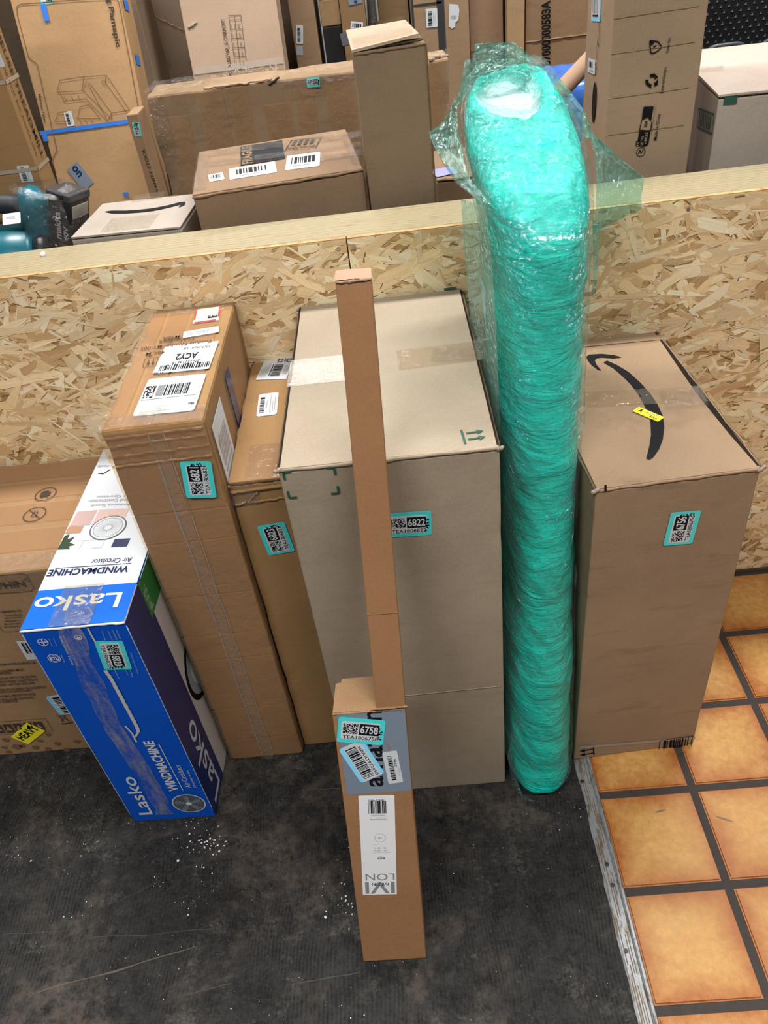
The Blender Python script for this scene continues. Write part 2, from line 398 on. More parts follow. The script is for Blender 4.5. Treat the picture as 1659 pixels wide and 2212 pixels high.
def ship_label(bx, f, ll, lr, ul, seed=1, kind='bars', r=0.04, text=None, parent=None, edge=None):
    fr = bx.frame(f, ll, lr, ul)
    p = plate('shipping_label', fr, WHITE, r=r, lift=0.0007)
    a = Art(); R = random.Random(seed)
    if kind == 'bars':
        a.bars(fr, 0.12, 0.42, 0.88, 0.80, INK, seed, 46)
        for v in (0.32, 0.22, 0.12): a.text(fr, R.choice(('Inflatable unit', 'X003VKQ5LP', 'Made in China', 'New item')), GREY, 0.14, v-0.035, 0.3+0.5*R.random(), v+0.035)
    elif kind == 'barsv':
        a.bars(fr, 0.2, 0.1, 0.55, 0.9, INK, seed, 46, vert=False)
        a.rect(fr, 0.66, 0.2, 0.70, 0.8, GREY); a.rect(fr, 0.78, 0.3, 0.80, 0.7, GREY)
    elif kind == 'tiny':
        a.bars(fr, 0.15, 0.35, 0.85, 0.8, INK, seed, 24); a.rect(fr, 0.2, 0.18, 0.7, 0.25, GREY)
    a.flush(p, 'print'); return p, fr

# ------------------------------------------------------------------ the setting: floor, tiles, trim, partition wall
YW, HW = 1.519, 1.033
def structure(o): o['kind'] = 'structure'; return o
def floor_material():
    g = G('worn_dark_rubber_floor'); c = g.coord()
    big = g.noise(c, 3.2, 8, 0.70, 0.4); mid = g.noise(c, 22, 10, 0.80, 0.5); fine = g.noise(c, 140, 6, 0.80)
    col = g.mix(g.ramp(mid, (0.40, 0), (0.60, 1)), (0.0055, 0.0055, 0.0058), (0.026, 0.025, 0.0245))
    col = g.mix(g.ramp(fine, (0.50, 0), (0.68, 0.7)), col, (0.052, 0.050, 0.046)); col = g.mix(g.ramp(fine, (0.36, 0.8), (0.44, 0)), col, (0.004, 0.004, 0.0042))
    brown = g.math('MULTIPLY', g.ramp(big, (0.50, 0), (0.57, 1)), g.ramp(g.noise(g.mapping(c, loc=(4, 1, 0)), 30, 10, 0.8), (0.42, 0), (0.56, 1)))
    col = g.mix(g.math('MULTIPLY', brown, 0.85), col, (0.082, 0.066, 0.054))
    worn = g.math('MULTIPLY', g.ramp(g.noise(g.mapping(c, loc=(3, 7, 0)), 7, 8, 0.78), (0.55, 0), (0.63, 1)), g.ramp(fine, (0.40, 0), (0.56, 1)))
    col = g.mix(g.math('MULTIPLY', worn, 0.75), col, (0.10, 0.092, 0.08))
    warp = g.n('ShaderNodeVectorMath', operation='ADD'); g.put(warp.inputs[0], c)
    nz = g.n('ShaderNodeTexNoise'); g.put(nz.inputs['Vector'], c); nz.inputs['Scale'].default_value = 2.0
    sc = g.n('ShaderNodeVectorMath', operation='SCALE'); g.put(sc.inputs[0], nz.outputs['Color']); sc.inputs['Scale'].default_value = 0.10
    g.put(warp.inputs[1], sc.outputs[0])
    rib = g.wave(warp.outputs[0], 42, 0.5, 2, 3, 'X')
    ribm = g.math('MULTIPLY', g.ramp(rib, (0.45, 0), (0.9, 1)), g.ramp(g.noise(c, 5, 5, 0.6), (0.40, 0), (0.62, 1)))
    col = g.mix(g.math('MULTIPLY', ribm, 0.32), col, (0.06, 0.056, 0.047))
    vor = g.voronoi(c, 75); 
    chips = g.math('MULTIPLY', g.ramp(vor, (0.05, 1), (0.11, 0)), g.ramp(g.noise(g.mapping(c, loc=(9, 2, 0)), 9, 4, 0.6), (0.57, 0), (0.68, 1)))
    col = g.mix(chips, col, (0.55, 0.53, 0.50))
    n = g.bump(mid, 0.6, 0.004); n = g.bump(rib, 0.12, 0.0012, n); n = g.bump(fine, 0.7, 0.0014, n)
    rough = g.ramp(fine, (0.2, 0.42), (0.8, 0.62))
    return g.done(g.pbsdf(col, rough, n, spec=0.22))
floor = structure(obj('floor', box_mesh('floor', -3.2, 0.30, -1.6, 7.0, -0.06, 0.0), floor_material()))

# scratches and white paint crumbs lying on the dark floor
def floor_strip(name, a, b, w, mat, seed):
    A, B = onZ(a, 0.0004), onZ(b, 0.0004); t = (B-A).normalized(); q = Vector((-t.y, t.x, 0)); V = []; n = 14
    for i in range(n+1):
        k = i/n; p = A.lerp(B, k)+q*0.004*noise.noise(Vector((k*3, seed, 0))); ww = w*(0.35+0.9*abs(noise.noise(Vector((k*11, seed, 4)))))
        V += [p-q*ww, p+q*ww]
    return obj(name, mesh(name, V, [(2*i, 2*i+2, 2*i+3, 2*i+1) for i in range(n)]), mat, floor)
SCR = plain('pale_scratch', (0.11, 0.09, 0.07), 0.8, 0.2, 0.4); SCR2 = plain('grey_scratch', (0.075, 0.072, 0.066), 0.8, 0.2, 0.4)
for i, (a, b, w, m) in enumerate([((70, 2148), (425, 2044), 0.0022, SCR), ((185, 2028), (452, 2008), 0.0012, SCR2), ((5, 1870), (65, 1812), 0.0013, SCR2),
        ((660, 1705), (738, 1703), 0.0012, SCR), ((250, 1950), (350, 1900), 0.001, SCR2), ((0, 2020), (140, 2010), 0.001, SCR2), ((395, 2150), (500, 2125), 0.001, SCR), ((640, 2125), (780, 2100), 0.0016, SCR2)]):
    floor_strip('scratch', a, b, w, m, i)
R = random.Random(5); V = []; F = []
def fleck(p, r, z=0.0008):
    n = R.choice((4, 5, 6)); k = len(V); a0 = R.random()*6; el = 0.4+0.6*R.random(); ph = R.random()*3
    for i in range(n):
        a = a0+2*math.pi*i/n; q = Vector((math.cos(a)*r*(0.6+0.7*R.random()), math.sin(a)*r*el, 0)); q.rotate(Matrix.Rotation(ph, 3, 'Z'))
        V.append((p[0]+q.x, p[1]+q.y, z))
    V.append((p[0], p[1], z+r*0.45)); F.extend([(k+i, k+(i+1) % n, k+n) for i in range(n)])
for cx, cy, n, sp, rr in [(440, 1822, 60, 26, 0.0032), (435, 1775, 14, 14, 0.002), (350, 1752, 40, 50, 0.0011), (250, 1760, 40, 60, 0.001), (190, 1830, 12, 20, 0.002), (735, 1955, 30, 26, 0.0026), (735, 1876, 14, 22, 0.002),
        (412, 1955, 10, 22, 0.0018), (30, 1840, 22, 36, 0.0017), (340, 1905, 8, 12, 0.002), (450, 1880, 6, 14, 0.0022), (452, 1903, 5, 14, 0.002), (135, 1975, 10, 24, 0.0016), (125, 1890, 12, 22, 0.0014),
        (1270, 1890, 10, 40, 0.0018), (1010, 1760, 14, 60, 0.0014), (1240, 1760, 14, 40, 0.0014), (660, 2190, 14, 70, 0.0014), (180, 1705, 60, 110, 0.0008), (560, 1950, 60, 190, 0.0008), (300, 2100, 60, 240, 0.0008), (1080, 1950, 50, 190, 0.0008),
        (1000, 2150, 40, 260, 0.0008), (980, 1880, 30, 150, 0.001), (640, 1800, 50, 140, 0.0009), (745, 1820, 10, 14, 0.0018), (330, 2055, 14, 60, 0.0012)]:
    for _ in range(n):
        px = (cx+R.gauss(0, sp), cy+R.gauss(0, sp*0.7)); p = onZ(px, 0)
        if p.x < 0.275: fleck(p, rr*(0.25+0.9*R.random()**2.2))
fl = obj('paint_crumb', mesh('paint_crumb', V, F), plain('white_paint_crumb', (0.75, 0.75, 0.73), 0.8), floor); fl['kind'] = 'stuff'

# terracotta tiles
def tile_material():
    g = G('glazed_terracotta_tile'); gen = g.coord('Generated'); c = g.coord(); rnd = g.n('ShaderNodeObjectInfo').outputs['Random']
    off = g.n('ShaderNodeCombineXYZ'); g.put(off.inputs[0], g.math('MULTIPLY', rnd, 31)); g.put(off.inputs[1], g.math('MULTIPLY', rnd, 13))
    ad = g.n('ShaderNodeVectorMath', operation='ADD'); g.put(ad.inputs[0], c); g.put(ad.inputs[1], off.outputs[0]); v = ad.outputs[0]
    sep = g.n('ShaderNodeSeparateXYZ'); g.put(sep.inputs[0], gen)
    ex = g.math('ABSOLUTE', g.math('MULTIPLY_ADD', sep.outputs[0], 2, -1)); ey = g.math('ABSOLUTE', g.math('MULTIPLY_ADD', sep.outputs[1], 2, -1))
    e = g.math('MAXIMUM', ex, ey); nz = g.noise(v, 9, 6, 0.65, 0.4); nf = g.noise(v, 70, 5, 0.75)
    e2 = g.math('ADD', e, g.math('MULTIPLY_ADD', nz, 0.9, -0.45))
    col = g.mix(g.ramp(e2, (0.42, 0), (0.74, 0.45), (1.02, 1)), (0.55, 0.305, 0.088), (0.33, 0.085, 0.014))
    col = g.mix(g.ramp(nf, (0.35, 0), (0.7, 1)), g.mix(0.42, col, (0.28, 0.10, 0.02)), g.mix(0.20, col, (0.70, 0.47, 0.20)))
    col = g.mix(g.ramp(g.noise(v, 240, 3, 0.8), (0.62, 0), (0.72, 0.45)), col, (0.22, 0.10, 0.04))
    n = g.bump(nf, 0.25, 0.001); n = g.bump(nz, 0.25, 0.002, n)
    return g.done(g.pbsdf(col, g.ramp(nf, (0.3, 0.34), (0.7, 0.5)), n, spec=0.22))
TILE = tile_material(); S = 0.205; TX, TY = 0.5154, 0.8962; GR = 0.017; TH = 0.004
grout = plain('dark_grey_grout', (0.062, 0.052, 0.047), 0.85, 0.2, 0.6, 0, 0.5)
tfloor = structure(obj('floor_tiled', box_mesh('floor_tiled', 0.30, 2.6, -1.6, 7.0, -0.06, 0.0005), grout))
def tile_mesh(w, d):
    me = box_mesh('tile', -w/2, w/2, -d/2, d/2, -0.003, TH); b = bmesh.new(); b.from_mesh(me)
    bmesh.ops.bevel(b, geom=[e for e in b.edges if all(v.co.z > 0 for v in e.verts)], offset=0.003, segments=2, affect='EDGES')
    b.to_mesh(me); b.free(); me.materials.append(TILE); return me
XT = 0.319
full = tile_mesh(S-GR, S-GR); cut = tile_mesh(TX-GR/2-XT, S-GR)
for j in range(-6, 3):
    for i in range(-1, 6):
        y = TY+(j+0.5)*S
        if i == -1: o = obj('tile', cut, None, tfloor); o.location = ((XT+TX-GR/2)/2, y, 0.0006)
        else: o = obj('tile', full, None, tfloor); o.location = (TX+(i+0.5)*S, y, 0.0006)
for a, b, m in [((1415, 1755), (1440, 1748), 0.004), ((1545, 1763), (1585, 1775), 0.004)]:
    A = onZ(a, TH+0.0012); B = onZ(b, TH+0.0012); V = []
    for i in range(9):
        k = i/8; p = A.lerp(B, k); ww = 0.0045*math.sin(math.pi*min(1, k+0.05))*(0.5+abs(noise.noise(Vector((k*8, a[0], 0))))); V += [p+Vector((0, -ww, 0)), p+Vector((0, ww, 0))]
    obj('scuff_mark', mesh('scuff_mark', V, [(2*i, 2*i+2, 2*i+3, 2*i+1) for i in range(8)]), plain('grey_scuff', (0.16, 0.12, 0.08), 0.6), tfloor)

# metal edge strip between rubber and tile: worn aluminium with ribs, a raised lip and screws
def trim_material():
    g = G('worn_aluminium_trim'); c = g.coord(); a = g.noise(g.mapping(c, (30, 5, 1)), 4, 6, 0.7, 0.3); b = g.noise(c, 60, 5, 0.7)
    col = g.mix(g.ramp(a, (0.50, 0), (0.60, 1)), (0.27, 0.285, 0.30), (0.15, 0.11, 0.075)); col = g.mix(g.ramp(b, (0.62, 0), (0.72, 1)), col, (0.06, 0.06, 0.06))
    return g.done(g.pbsdf(col, 0.42, g.bump(b, 0.6, 0.002), 0.35))
TRIM = trim_material(); V = []; F = []; n = 90; prof = [(0.0, 0.0008), (0.004, 0.0022), (0.0245, 0.0030), (0.0255, 0.0052), (0.0285, 0.0078), (0.0325, 0.0078), (0.0345, 0.0055)]
for i in range(n+1):
    y = -0.4+1.915*i/n; rag = 0.0035*noise.noise(Vector((y*14, 2, 0)))+0.002*noise.noise(Vector((y*60, 7, 0)))
    for k, (x, z) in enumerate(prof): V.append((0.2835+x+(rag if k == 0 else 0), y, z))
m_ = len(prof)
for i in range(n):
    for k in range(m_-1): a = i*m_+k; F.append((a, a+1, a+m_+1, a+m_))
trim = structure(obj('trim_1', mesh('trim_1', V, F), TRIM))
RIB = plain('rusty_groove', (0.17, 0.12, 0.07), 0.8, 0.3, 0.5)
for k in range(4):
    V = []; F = []; x = 0.2905+0.0042*k; R = random.Random(k+3); y = -0.38
    while y < 1.3:
        L = 0.02+0.10*R.random(); b0 = len(V); ww = 0.0007
        V += [(x-ww, y, 0.0031+0.0001*k), (x+ww, y, 0.0031+0.0001*k), (x+ww, y+L, 0.0031+0.0001*k), (x-ww, y+L, 0.0031+0.0001*k)]; F.append((b0, b0+1, b0+2, b0+3)); y += L+0.01+0.09*R.random()
    obj('groove', mesh('groove', V, F), RIB, trim)
for px in [(1258, 1688), (1311, 1867), (1323, 1912), (1352, 2054)]:
    p = onZ(px, 0.003); o = obj('screw', tube_mesh('screw', [(0, 0, -0.002), (0, 0, 0.0007), (0, 0, 0.001)], [0.0042, 0.0042, 0.0028], 14), plain('dark_screw_head', (0.05, 0.045, 0.045), 0.45, 0.5, 0.1, 0.7), trim); o.location = (p.x, p.y, 0.003)

# oriented-strand-board partition with a lumber cap
def strand_material():
    g = G('wood_strand'); uv = g.n('ShaderNodeUVMap').outputs[0]; at = g.n('ShaderNodeVertexColor', layer_name='tone').outputs[0]
    gr = g.noise(g.mapping(uv, (2.0, 42, 1)), 1.0, 4, 0.65, 0.5); sp = g.noise(g.mapping(uv, (14, 120, 1)), 1.0, 3, 0.7)
    col = g.mix(g.ramp(gr, (0.28, 0), (0.72, 1)), g.mix(0.30, at, (0.24, 0.11, 0.03)), g.mix(0.16, at, (0.9, 0.74, 0.48)))
    col = g.mix(g.ramp(sp, (0.62, 0), (0.72, 0.35)), col, (0.18, 0.085, 0.025))
    return g.done(g.pbsdf(col, 0.55, g.bump(gr, 0.35, 0.0012), spec=0.35))
STRAND = strand_material()
def osb_base_material():
    g = G('osb_core'); c = g.coord(); a = g.noise(g.mapping(c, (22, 1, 60)), 1, 5, 0.7, 1.2)
    return g.done(g.pbsdf(g.mix(g.ramp(a, (0.35, 0), (0.65, 1)), (0.30, 0.165, 0.06), (0.56, 0.36, 0.155)), 0.7, g.bump(a, 0.5, 0.003)))
OSB = osb_base_material()
wall = structure(obj('wall_front', box_mesh('wall_front', -2.3, 2.3, YW+0.0112, YW+0.0125, 0.012, HW-0.001), plain('partition_core', (0.35, 0.22, 0.10), 0.8)))
tones = [(0.80, 0.60, 0.35), (0.86, 0.70, 0.45), (0.74, 0.53, 0.29), (0.78, 0.58, 0.32), (0.66, 0.45, 0.225), (0.90, 0.77, 0.54), (0.83, 0.65, 0.38), (0.55, 0.34, 0.15), (0.78, 0.60, 0.36), (0.86, 0.69, 0.44)]
def strands(x0, x1, z0, z1, count, seed):
    R = random.Random(seed); V = []; F = []; C = []; UVs = []
    for q in range(count):
        cx, cz = R.uniform(x0, x1), R.uniform(z0, z1)
        dark = R.random() < 0.10; L = R.uniform(0.010, 0.03) if dark else min(0.15, 0.028+R.expovariate(1/0.034)); wd = R.uniform(0.001, 0.0035) if dark else (R.uniform(0.008, 0.024) if R.random() < 0.65 else R.uniform(0.003, 0.009))  # dark slivers paint the shadow slits between strands
        a = R.gauss(0.05, 0.45) if R.random() < 0.74 else R.uniform(-1.57, 1.57); ca, sa = math.cos(a), math.sin(a)
        lift = R.uniform(0.0003, 0.0016) if not dark else R.uniform(0.0010, 0.0017); tilt = R.gauss(0, 0.035); tl = R.gauss(0, 0.010)
        j = lambda s: R.uniform(-s, s)
        sk = j(0.4)*wd
        pts = [(-L/2+j(0.10)*L, -wd/2), (-L*0.15, -wd/2*(1+j(0.2))), (L*0.2, -wd/2*(1+j(0.25))), (L/2+j(0.10)*L, -wd/2*R.uniform(0.3, 1)), (L/2+j(0.12)*L, j(0.2)*wd), (L/2+j(0.10)*L, wd/2*R.uniform(0.3, 1)),
               (L*0.15, wd/2*(1+j(0.25))), (-L*0.2, wd/2*(1+j(0.2))), (-L/2+j(0.10)*L, wd/2), (-L/2+j(0.12)*L, j(0.2)*wd)]
        k = len(V); ok = True; P = []
        for u, w_ in pts:
            x = min(x1, max(x0, cx+u*ca-w_*sa)); z = min(z1, max(z0, cz+u*sa+w_*ca)); P.append((x, YW-0.0004-max(0.0001, lift+w_*tilt+u*tl), z))
        V += P; F.append(tuple(range(k, k+10)))
        t = R.choice(tones) if not dark else (0.16, 0.08, 0.028); m = R.uniform(0.82, 1.14); t = tuple(min(0.9, c*m) for c in t)
        C += [t]*10; uo = R.random()*50; UVs += [(u*10+uo, w_*10+uo*0.7) for u, w_ in pts]
    me = mesh('strand_layer', V, F); ca_ = me.color_attributes.new('tone', 'FLOAT_COLOR', 'POINT')
    ca_.data.foreach_set('color', [c for t in C for c in (*t, 1.0)])
    uv = me.uv_layers.new(name='UVMap'); li = np.empty(len(me.loops), dtype=np.int32); me.loops.foreach_get('vertex_index', li)
    uv.data.foreach_set('uv', np.array(UVs, dtype=np.float32)[li].ravel()); return me
for x0, x1, cnt, sd in ((-2.3, -0.0965, 9000, 3), (-0.094, 2.3, 10000, 8)):
    pnl = obj('osb_panel', box_mesh('osb_panel', x0, x1, YW, YW+0.0105, 0.012, HW), OSB, wall)
    st = obj('strand_layer', strands(x0, x1, 0.013, HW-0.0012, cnt, sd), STRAND, pnl); st['kind'] = 'stuff'
def lumber_material():
    g = G('pine_lumber'); c = g.coord(); 
    w = g.noise(g.mapping(c, (1.6, 1.0, 10)), 1.0, 2, 0.5)
    sep = g.n('ShaderNodeSeparateXYZ'); g.put(sep.inputs[0], c)
    v = g.math('ADD', sep.outputs[1], g.math('MULTIPLY', g.noise(g.mapping(c, (3.0, 10, 1)), 1.0, 3, 0.5, 0.4), 0.055))
    rings = g.math('SINE', g.math('MULTIPLY', v, 620)); f = g.noise(g.mapping(c, (9, 260, 1)), 1.0, 3, 0.65)
    col = g.mix(g.ramp(rings, (0.45, 0), (0.95, 1)), (0.29, 0.242, 0.142), (0.215, 0.155, 0.070)); col = g.mix(g.ramp(f, (0.3, 0), (0.75, 0.5)), col, (0.32, 0.275, 0.175))
    col = g.mix(g.ramp(g.noise(c, 5, 4, 0.6), (0.55, 0), (0.75, 0.30)), col, (0.20, 0.165, 0.09))
    for px, rx in [((600, 509), 0.016), ((752, 487), 0.024), ((775, 478), 0.020), ((848, 473), 0.007), ((940, 470), 0.018), ((80, 560), 0.012)]:
        k = onZ(px, HW); vm = g.n('ShaderNodeVectorMath', operation='SUBTRACT'); g.put(vm.inputs[0], c); vm.inputs[1].default_value = (k.x, k.y, HW)
        mp = g.mapping(vm.outputs[0], (1.0/rx, 2.6/rx, 0)); ln = g.n('ShaderNodeVectorMath', operation='LENGTH'); g.put(ln.inputs[0], mp)
        dd = g.math('ADD', ln.outputs['Value'], g.math('MULTIPLY_ADD', g.noise(c, 60, 3), 0.4, -0.2))
        col = g.mix(g.ramp(dd, (0.12, 0.75), (0.30, 0.18), (0.50, 0.45), (0.58, 0.1), (0.78, 0.25), (0.9, 0)), col, (0.22, 0.12, 0.045))
    return g.done(g.pbsdf(col, 0.6, g.bump(f, 0.2, 0.001), spec=0.35))
LUM = lumber_material()
bevel(obj('top_board', box_mesh('top_board', -2.3, 2.3, YW+0.013, YW+0.147, HW-0.039, HW), LUM, wall), 0.003, 3)
for x in (-2.0, -1.2, -0.6, -0.09, 0.5, 1.1, 1.9):
    bevel(obj('stud', box_mesh('stud', x-0.019, x+0.019, YW+0.013, YW+0.147, 0.0, HW-0.0392), LUM, wall), 0.002)
STEEL = plain('zinc_screw', (0.45, 0.44, 0.40), 0.35, 0.5, 0.1, 0.9)
for px in [(731, 538), (765, 535), (1487, 452)]:
    p = onY(px, YW-0.0022); b = bmesh.new(); bmesh.ops.create_cone(b, cap_ends=True, segments=16, radius1=0.0045, radius2=0.0038, depth=0.0022)
    for s_ in (0, 1): bmesh.ops.create_cube(b, size=1, matrix=Matrix.Translation((0, 0, 0.0011)) @ Matrix.Rotation(0.5+s_*math.pi/2, 4, 'Z') @ Matrix.Diagonal((0.005, 0.0011, 0.0008, 1)))
    o = obj('screw', b, STEEL, wall); o.location = p; o.rotation_euler = (math.pi/2, 0, 0)
p = onZ((93, 553), HW); o = obj('paint_blob', tube_mesh('paint_blob', [(0, 0, 0), (0.001, 0, 0.003), (0.004, 0.001, 0.006), (0.006, 0.002, 0.007)], [0.006, 0.006, 0.0045, 0.001], 10), plain('white_caulk', (0.7, 0.7, 0.68), 0.5), wall, True); o.location = p
bb = structure(obj('base_gap_strip', box_mesh('base_gap_strip', -2.3, 2.3, YW-0.006, YW+0.012, 0.001, 0.0118), plain('dark_base_gap', (0.07, 0.045, 0.025), 0.8)))  # dark strip fills the gap under the boards, its shade put in the colour
wb = structure(obj('wall_back', box_mesh('wall_back', -3.2, 2.6, 6.95, 7.0, 0, 3.7), plain('grey_back_wall', (0.30, 0.29, 0.28), 0.8)))
cl = structure(obj('ceiling', box_mesh('ceiling', -3.2, 2.6, -1.6, 7.0, 3.7, 3.74), plain('ceiling_panel', (0.75, 0.73, 0.70), 0.9)))

# ------------------------------------------------------------------ foreground cartons
# --- large plain carton 6822
C = Box('cardboard_box', 'large plain beige carton with green arrows on top, sticker 6822', 'box', -0.2103, 0.9475, 0, 0.334, 0.560, 0.9075, cardboard(K_CENTER, wear=0.25), seed=3, top_gap=True, group='cartons in front of the partition')
crease(C.e, (0.002, 0.001, C.h-0.0045), (C.w-0.002, 0.001, C.h-0.0035), 0.0042, cardboard(tuple(x*1.12 for x in K_CENTER), wear=0.1), 4)
for sx in (0.0, C.w): crease(C.e, (sx, 0.004, C.h-0.006), (sx, C.d-0.004, C.h-0.006), 0.0028, DARKGAP, 6+sx, 'raw_edge')
for sx in (0, C.w):
    for sy in (0, C.d): crease(C.e, (sx-0.004, sy, C.h-0.006), (sx+0.004, sy, C.h-0.003), 0.0038, TORN, sx+sy*3, 'torn_corner', 0.002, 6)
f = C.frame('top', (620, 836), (752, 822), (645, 778)); patch('tape_strip', f, TAPEG, 26, 8, 0.0002, seed=2)
f = C.frame('top', (862, 800), (1043, 778), (862, 757)); patch('tape_strip', f, TAPE, 30, 8, 0.0011, seed=4)
f = C.frame('top', (930, 782), (1046, 779), (930, 753)); patch('tape_wrinkle', f, TAPEW, 30, 10, 0.004, seed=9)
a = Art(); f = C.frame('top', (1003, 960), (1052, 953), (997, 930))
a.rect(f, 0, 0, 0.1, 1, GREENINK)
for v in (0.28, 0.72):
    a.rect(f, 0.22, v-0.05, 0.75, v+0.05, GREENINK); a.poly(f, [(0.70, v-0.16), (1.0, v), (0.70, v+0.16)], GREENINK)
f = C.frame('front', (625, 1075), (732, 1064), (617, 1020)); t = 0.0035
for u, v, du, dv in ((0, 0, .16, .28), (1, 0, -.16, .28), (0, 1, .16, -.28), (1, 1, -.16, -.28)):
    a.line(f, (u, v), (u+du, v), t, GREENINK); a.line(f, (u, v), (u, v+dv), t, GREENINK)
f = C.frame('top', (959, 628), (985, 626), (957, 620)); a.rect(f, 0, 0, 1, 1, GREENINK)
a.flush(C.e, 'printed_mark')
tea_sticker(C, 'front', (836, 1161), (933, 1155), (835, 1109), '6822', 22)
crease(C.e, (0.004, -0.0005, 0.335), (C.w-0.004, -0.0005, 0.342), 0.0012, C.mat, 8, 'score_line', 0.0006)

# --- right carton with the black smile, 6756
A = Box('cardboard_box', 'dusty brown carton with black curved arrow on top, on the tiles', 'box', 0.2812, 0.9854, 0.054, 0.269, 0.485, 0.771, cardboard(K_AMZ, wear=0.6), z0=0.006, seed=5, top_gap=True, group='cartons in front of the partition')
crease(A.e, (0.002, 0.001, A.h-0.0045), (A.w-0.002, 0.001, A.h-0.004), 0.0038, cardboard(tuple(x*1.15 for x in K_AMZ), wear=0.3), 14, amp=0.0012)
SEAM = plain('painted_seam_shade', (0.018, 0.012, 0.008), 0.9, 0.1)  # dark strips laid on the lids paint the shaded gap beside the flap
plate('seam_shade_strip', A.mframe('top', A.w-0.014, 0.004, A.w-0.003, A.d-0.004), SEAM, outline=[(0.75, 0.0), (0.95, 0.0), (1.0, 0.3), (1.0, 0.6), (0.95, 1.0), (0.75, 1.0), (0.15, 0.62), (0.0, 0.45), (0.25, 0.2)], lift=0.0004)
for u0_ in (0.0015, C.w-0.0045): plate('seam_shade_strip', C.mframe('top', u0_, 0.004, u0_+0.003, C.d-0.004), SEAM, lift=0.0004)
crease(A.e, (A.w+0.001, 0.003, A.h-0.005), (A.w+0.001, A.d-0.003, A.h-0.005), 0.004, DARKGAP, 16, 'raw_edge', 0.0025)
crease(A.e, (A.w-0.002, 0.003, A.h+0.001), (A.w-0.002, A.d-0.003, A.h+0.001), 0.0014, cardboard(K_AMZ, wear=0.6), 17, 'torn_edge', 0.0025)
crease(A.e, (0, 0.003, A.h-0.005), (0, A.d-0.003, A.h-0.005), 0.003, DARKGAP, 18, 'raw_edge')
for sx, sy in ((0, 0), (A.w, 0), (A.w, A.d)): crease(A.e, (sx-0.006, sy, A.h-0.008), (sx+0.006, sy, A.h-0.001), 0.0042, TORN, sx+sy*3, 'torn_corner', 0.002, 6)
f = A.frame('top', (1240, 752), (1440, 733), (1238, 742)); patch('fold_line', f, cardboard(tuple(x*1.15 for x in K_AMZ), wear=0.2), 20, 2, 0.0006)
z = lambda x, y: (1220+x*0.2646, 680+y*0.2646)
main = [(315, 390), (345, 378), (420, 410), (520, 470), (620, 560), (700, 650), (760, 740), (800, 830), (812, 920), (800, 1020), (770, 1100), (720, 1170), (690, 1185), (665, 1175), (690, 1080), (705, 980), (700, 880), (680, 800), (650, 740), (600, 650), (540, 570), (470, 500), (400, 440), (335, 402)]
head = [(175, 345), (200, 328), (300, 322), (400, 332), (465, 350), (400, 357), (300, 350), (258, 356), (245, 378), (258, 410), (298, 458), (270, 450), (215, 408), (188, 375)]
up = Vector((0, 0, 0.0011)); a = Art()
for poly in (main, head):
    P = [q+up for q in A.poly('top', [z(*q) for q in poly])]; n = len(P)//2; b = bmesh.new(); bv = [b.verts.new(q) for q in P]; b.faces.new(bv); bmesh.ops.triangulate(b, faces=b.faces[:])
    b.verts.index_update(); a.add(INK, [v.co.copy() for v in b.verts], [tuple(v.index for v in fc.verts) for fc in b.faces]); b.free()
f = A.frame('front', (1252, 1635), (1291, 1628), (1252, 1618))
a.rect(f, 0.75, 0, 0.82, 1, INK)
for v in (0.25, 0.75):
    a.rect(f, 0.15, v-0.06, 0.75, v+0.06, INK); a.poly(f, [(0.3, v-0.2), (0.3, v+0.2), (0.0, v)], INK)
f = A.frame('front', (1423, 1622), (1492, 1611), (1422, 1600)); a.path(f, [(0, 0), (1, 0.05), (1, 1), (0, 1), (0, 0)], 0.0016, INK); a.bars(f, 0.12, 0.08, 0.92, 0.92, INK, 5, 30)
f = A.frame('front', (1304, 1059), (1309, 1058), (1303, 1045)); a.rect(f, 0, 0, 1, 1, INK, 0.004)
a.flush(A.e, 'printed_mark')
f = A.frame('front', (1250, 1617), (1500, 1596), (1250, 1612)); patch('worn_score_line', f, TORN, 24, 2, 0.0005, 0.0006, 3)
f = A.frame('top', (1440, 886), (1530, 880), (1436, 846)); patch('tape_strip', f, TAPEW, 44, 22, 0.008, seed=8)
f = A.frame('top', (1270, 880), (1530, 868), (1268, 846)); patch('tape_strip', f, TAPE, 24, 6, 0.0008, seed=12)
f = A.frame('right', (1538, 875), (1512, 838), (1536, 850))
patch('tape_overhang', A.mframe('right', 0.22, A.h-0.03, 0.27, A.h+0.001), TAPEW, 10, 6, 0.003, seed=6)
f = A.frame('top', (1366, 890), (1421, 913), (1378, 880)); st = plate('yellow_sticker', f, YELLOW, r=0.1, lift=0.0022)
a = Art(); a.text(f, 'A', INK, 0.12, 0.25, 0.27, 0.85, 0.0026, 0.02); a.text(f, '4010', GREY, 0.36, 0.45, 0.8, 0.85, 0.0026); a.text(f, 'DJ', INK, 0.62, 0.06, 0.86, 0.40, 0.0026, 0.01); a.flush(st, 'print')
tea_sticker(A, 'front', (1495, 1173.5), (1515, 1102), (1432, 1177.5), '6756', 56)

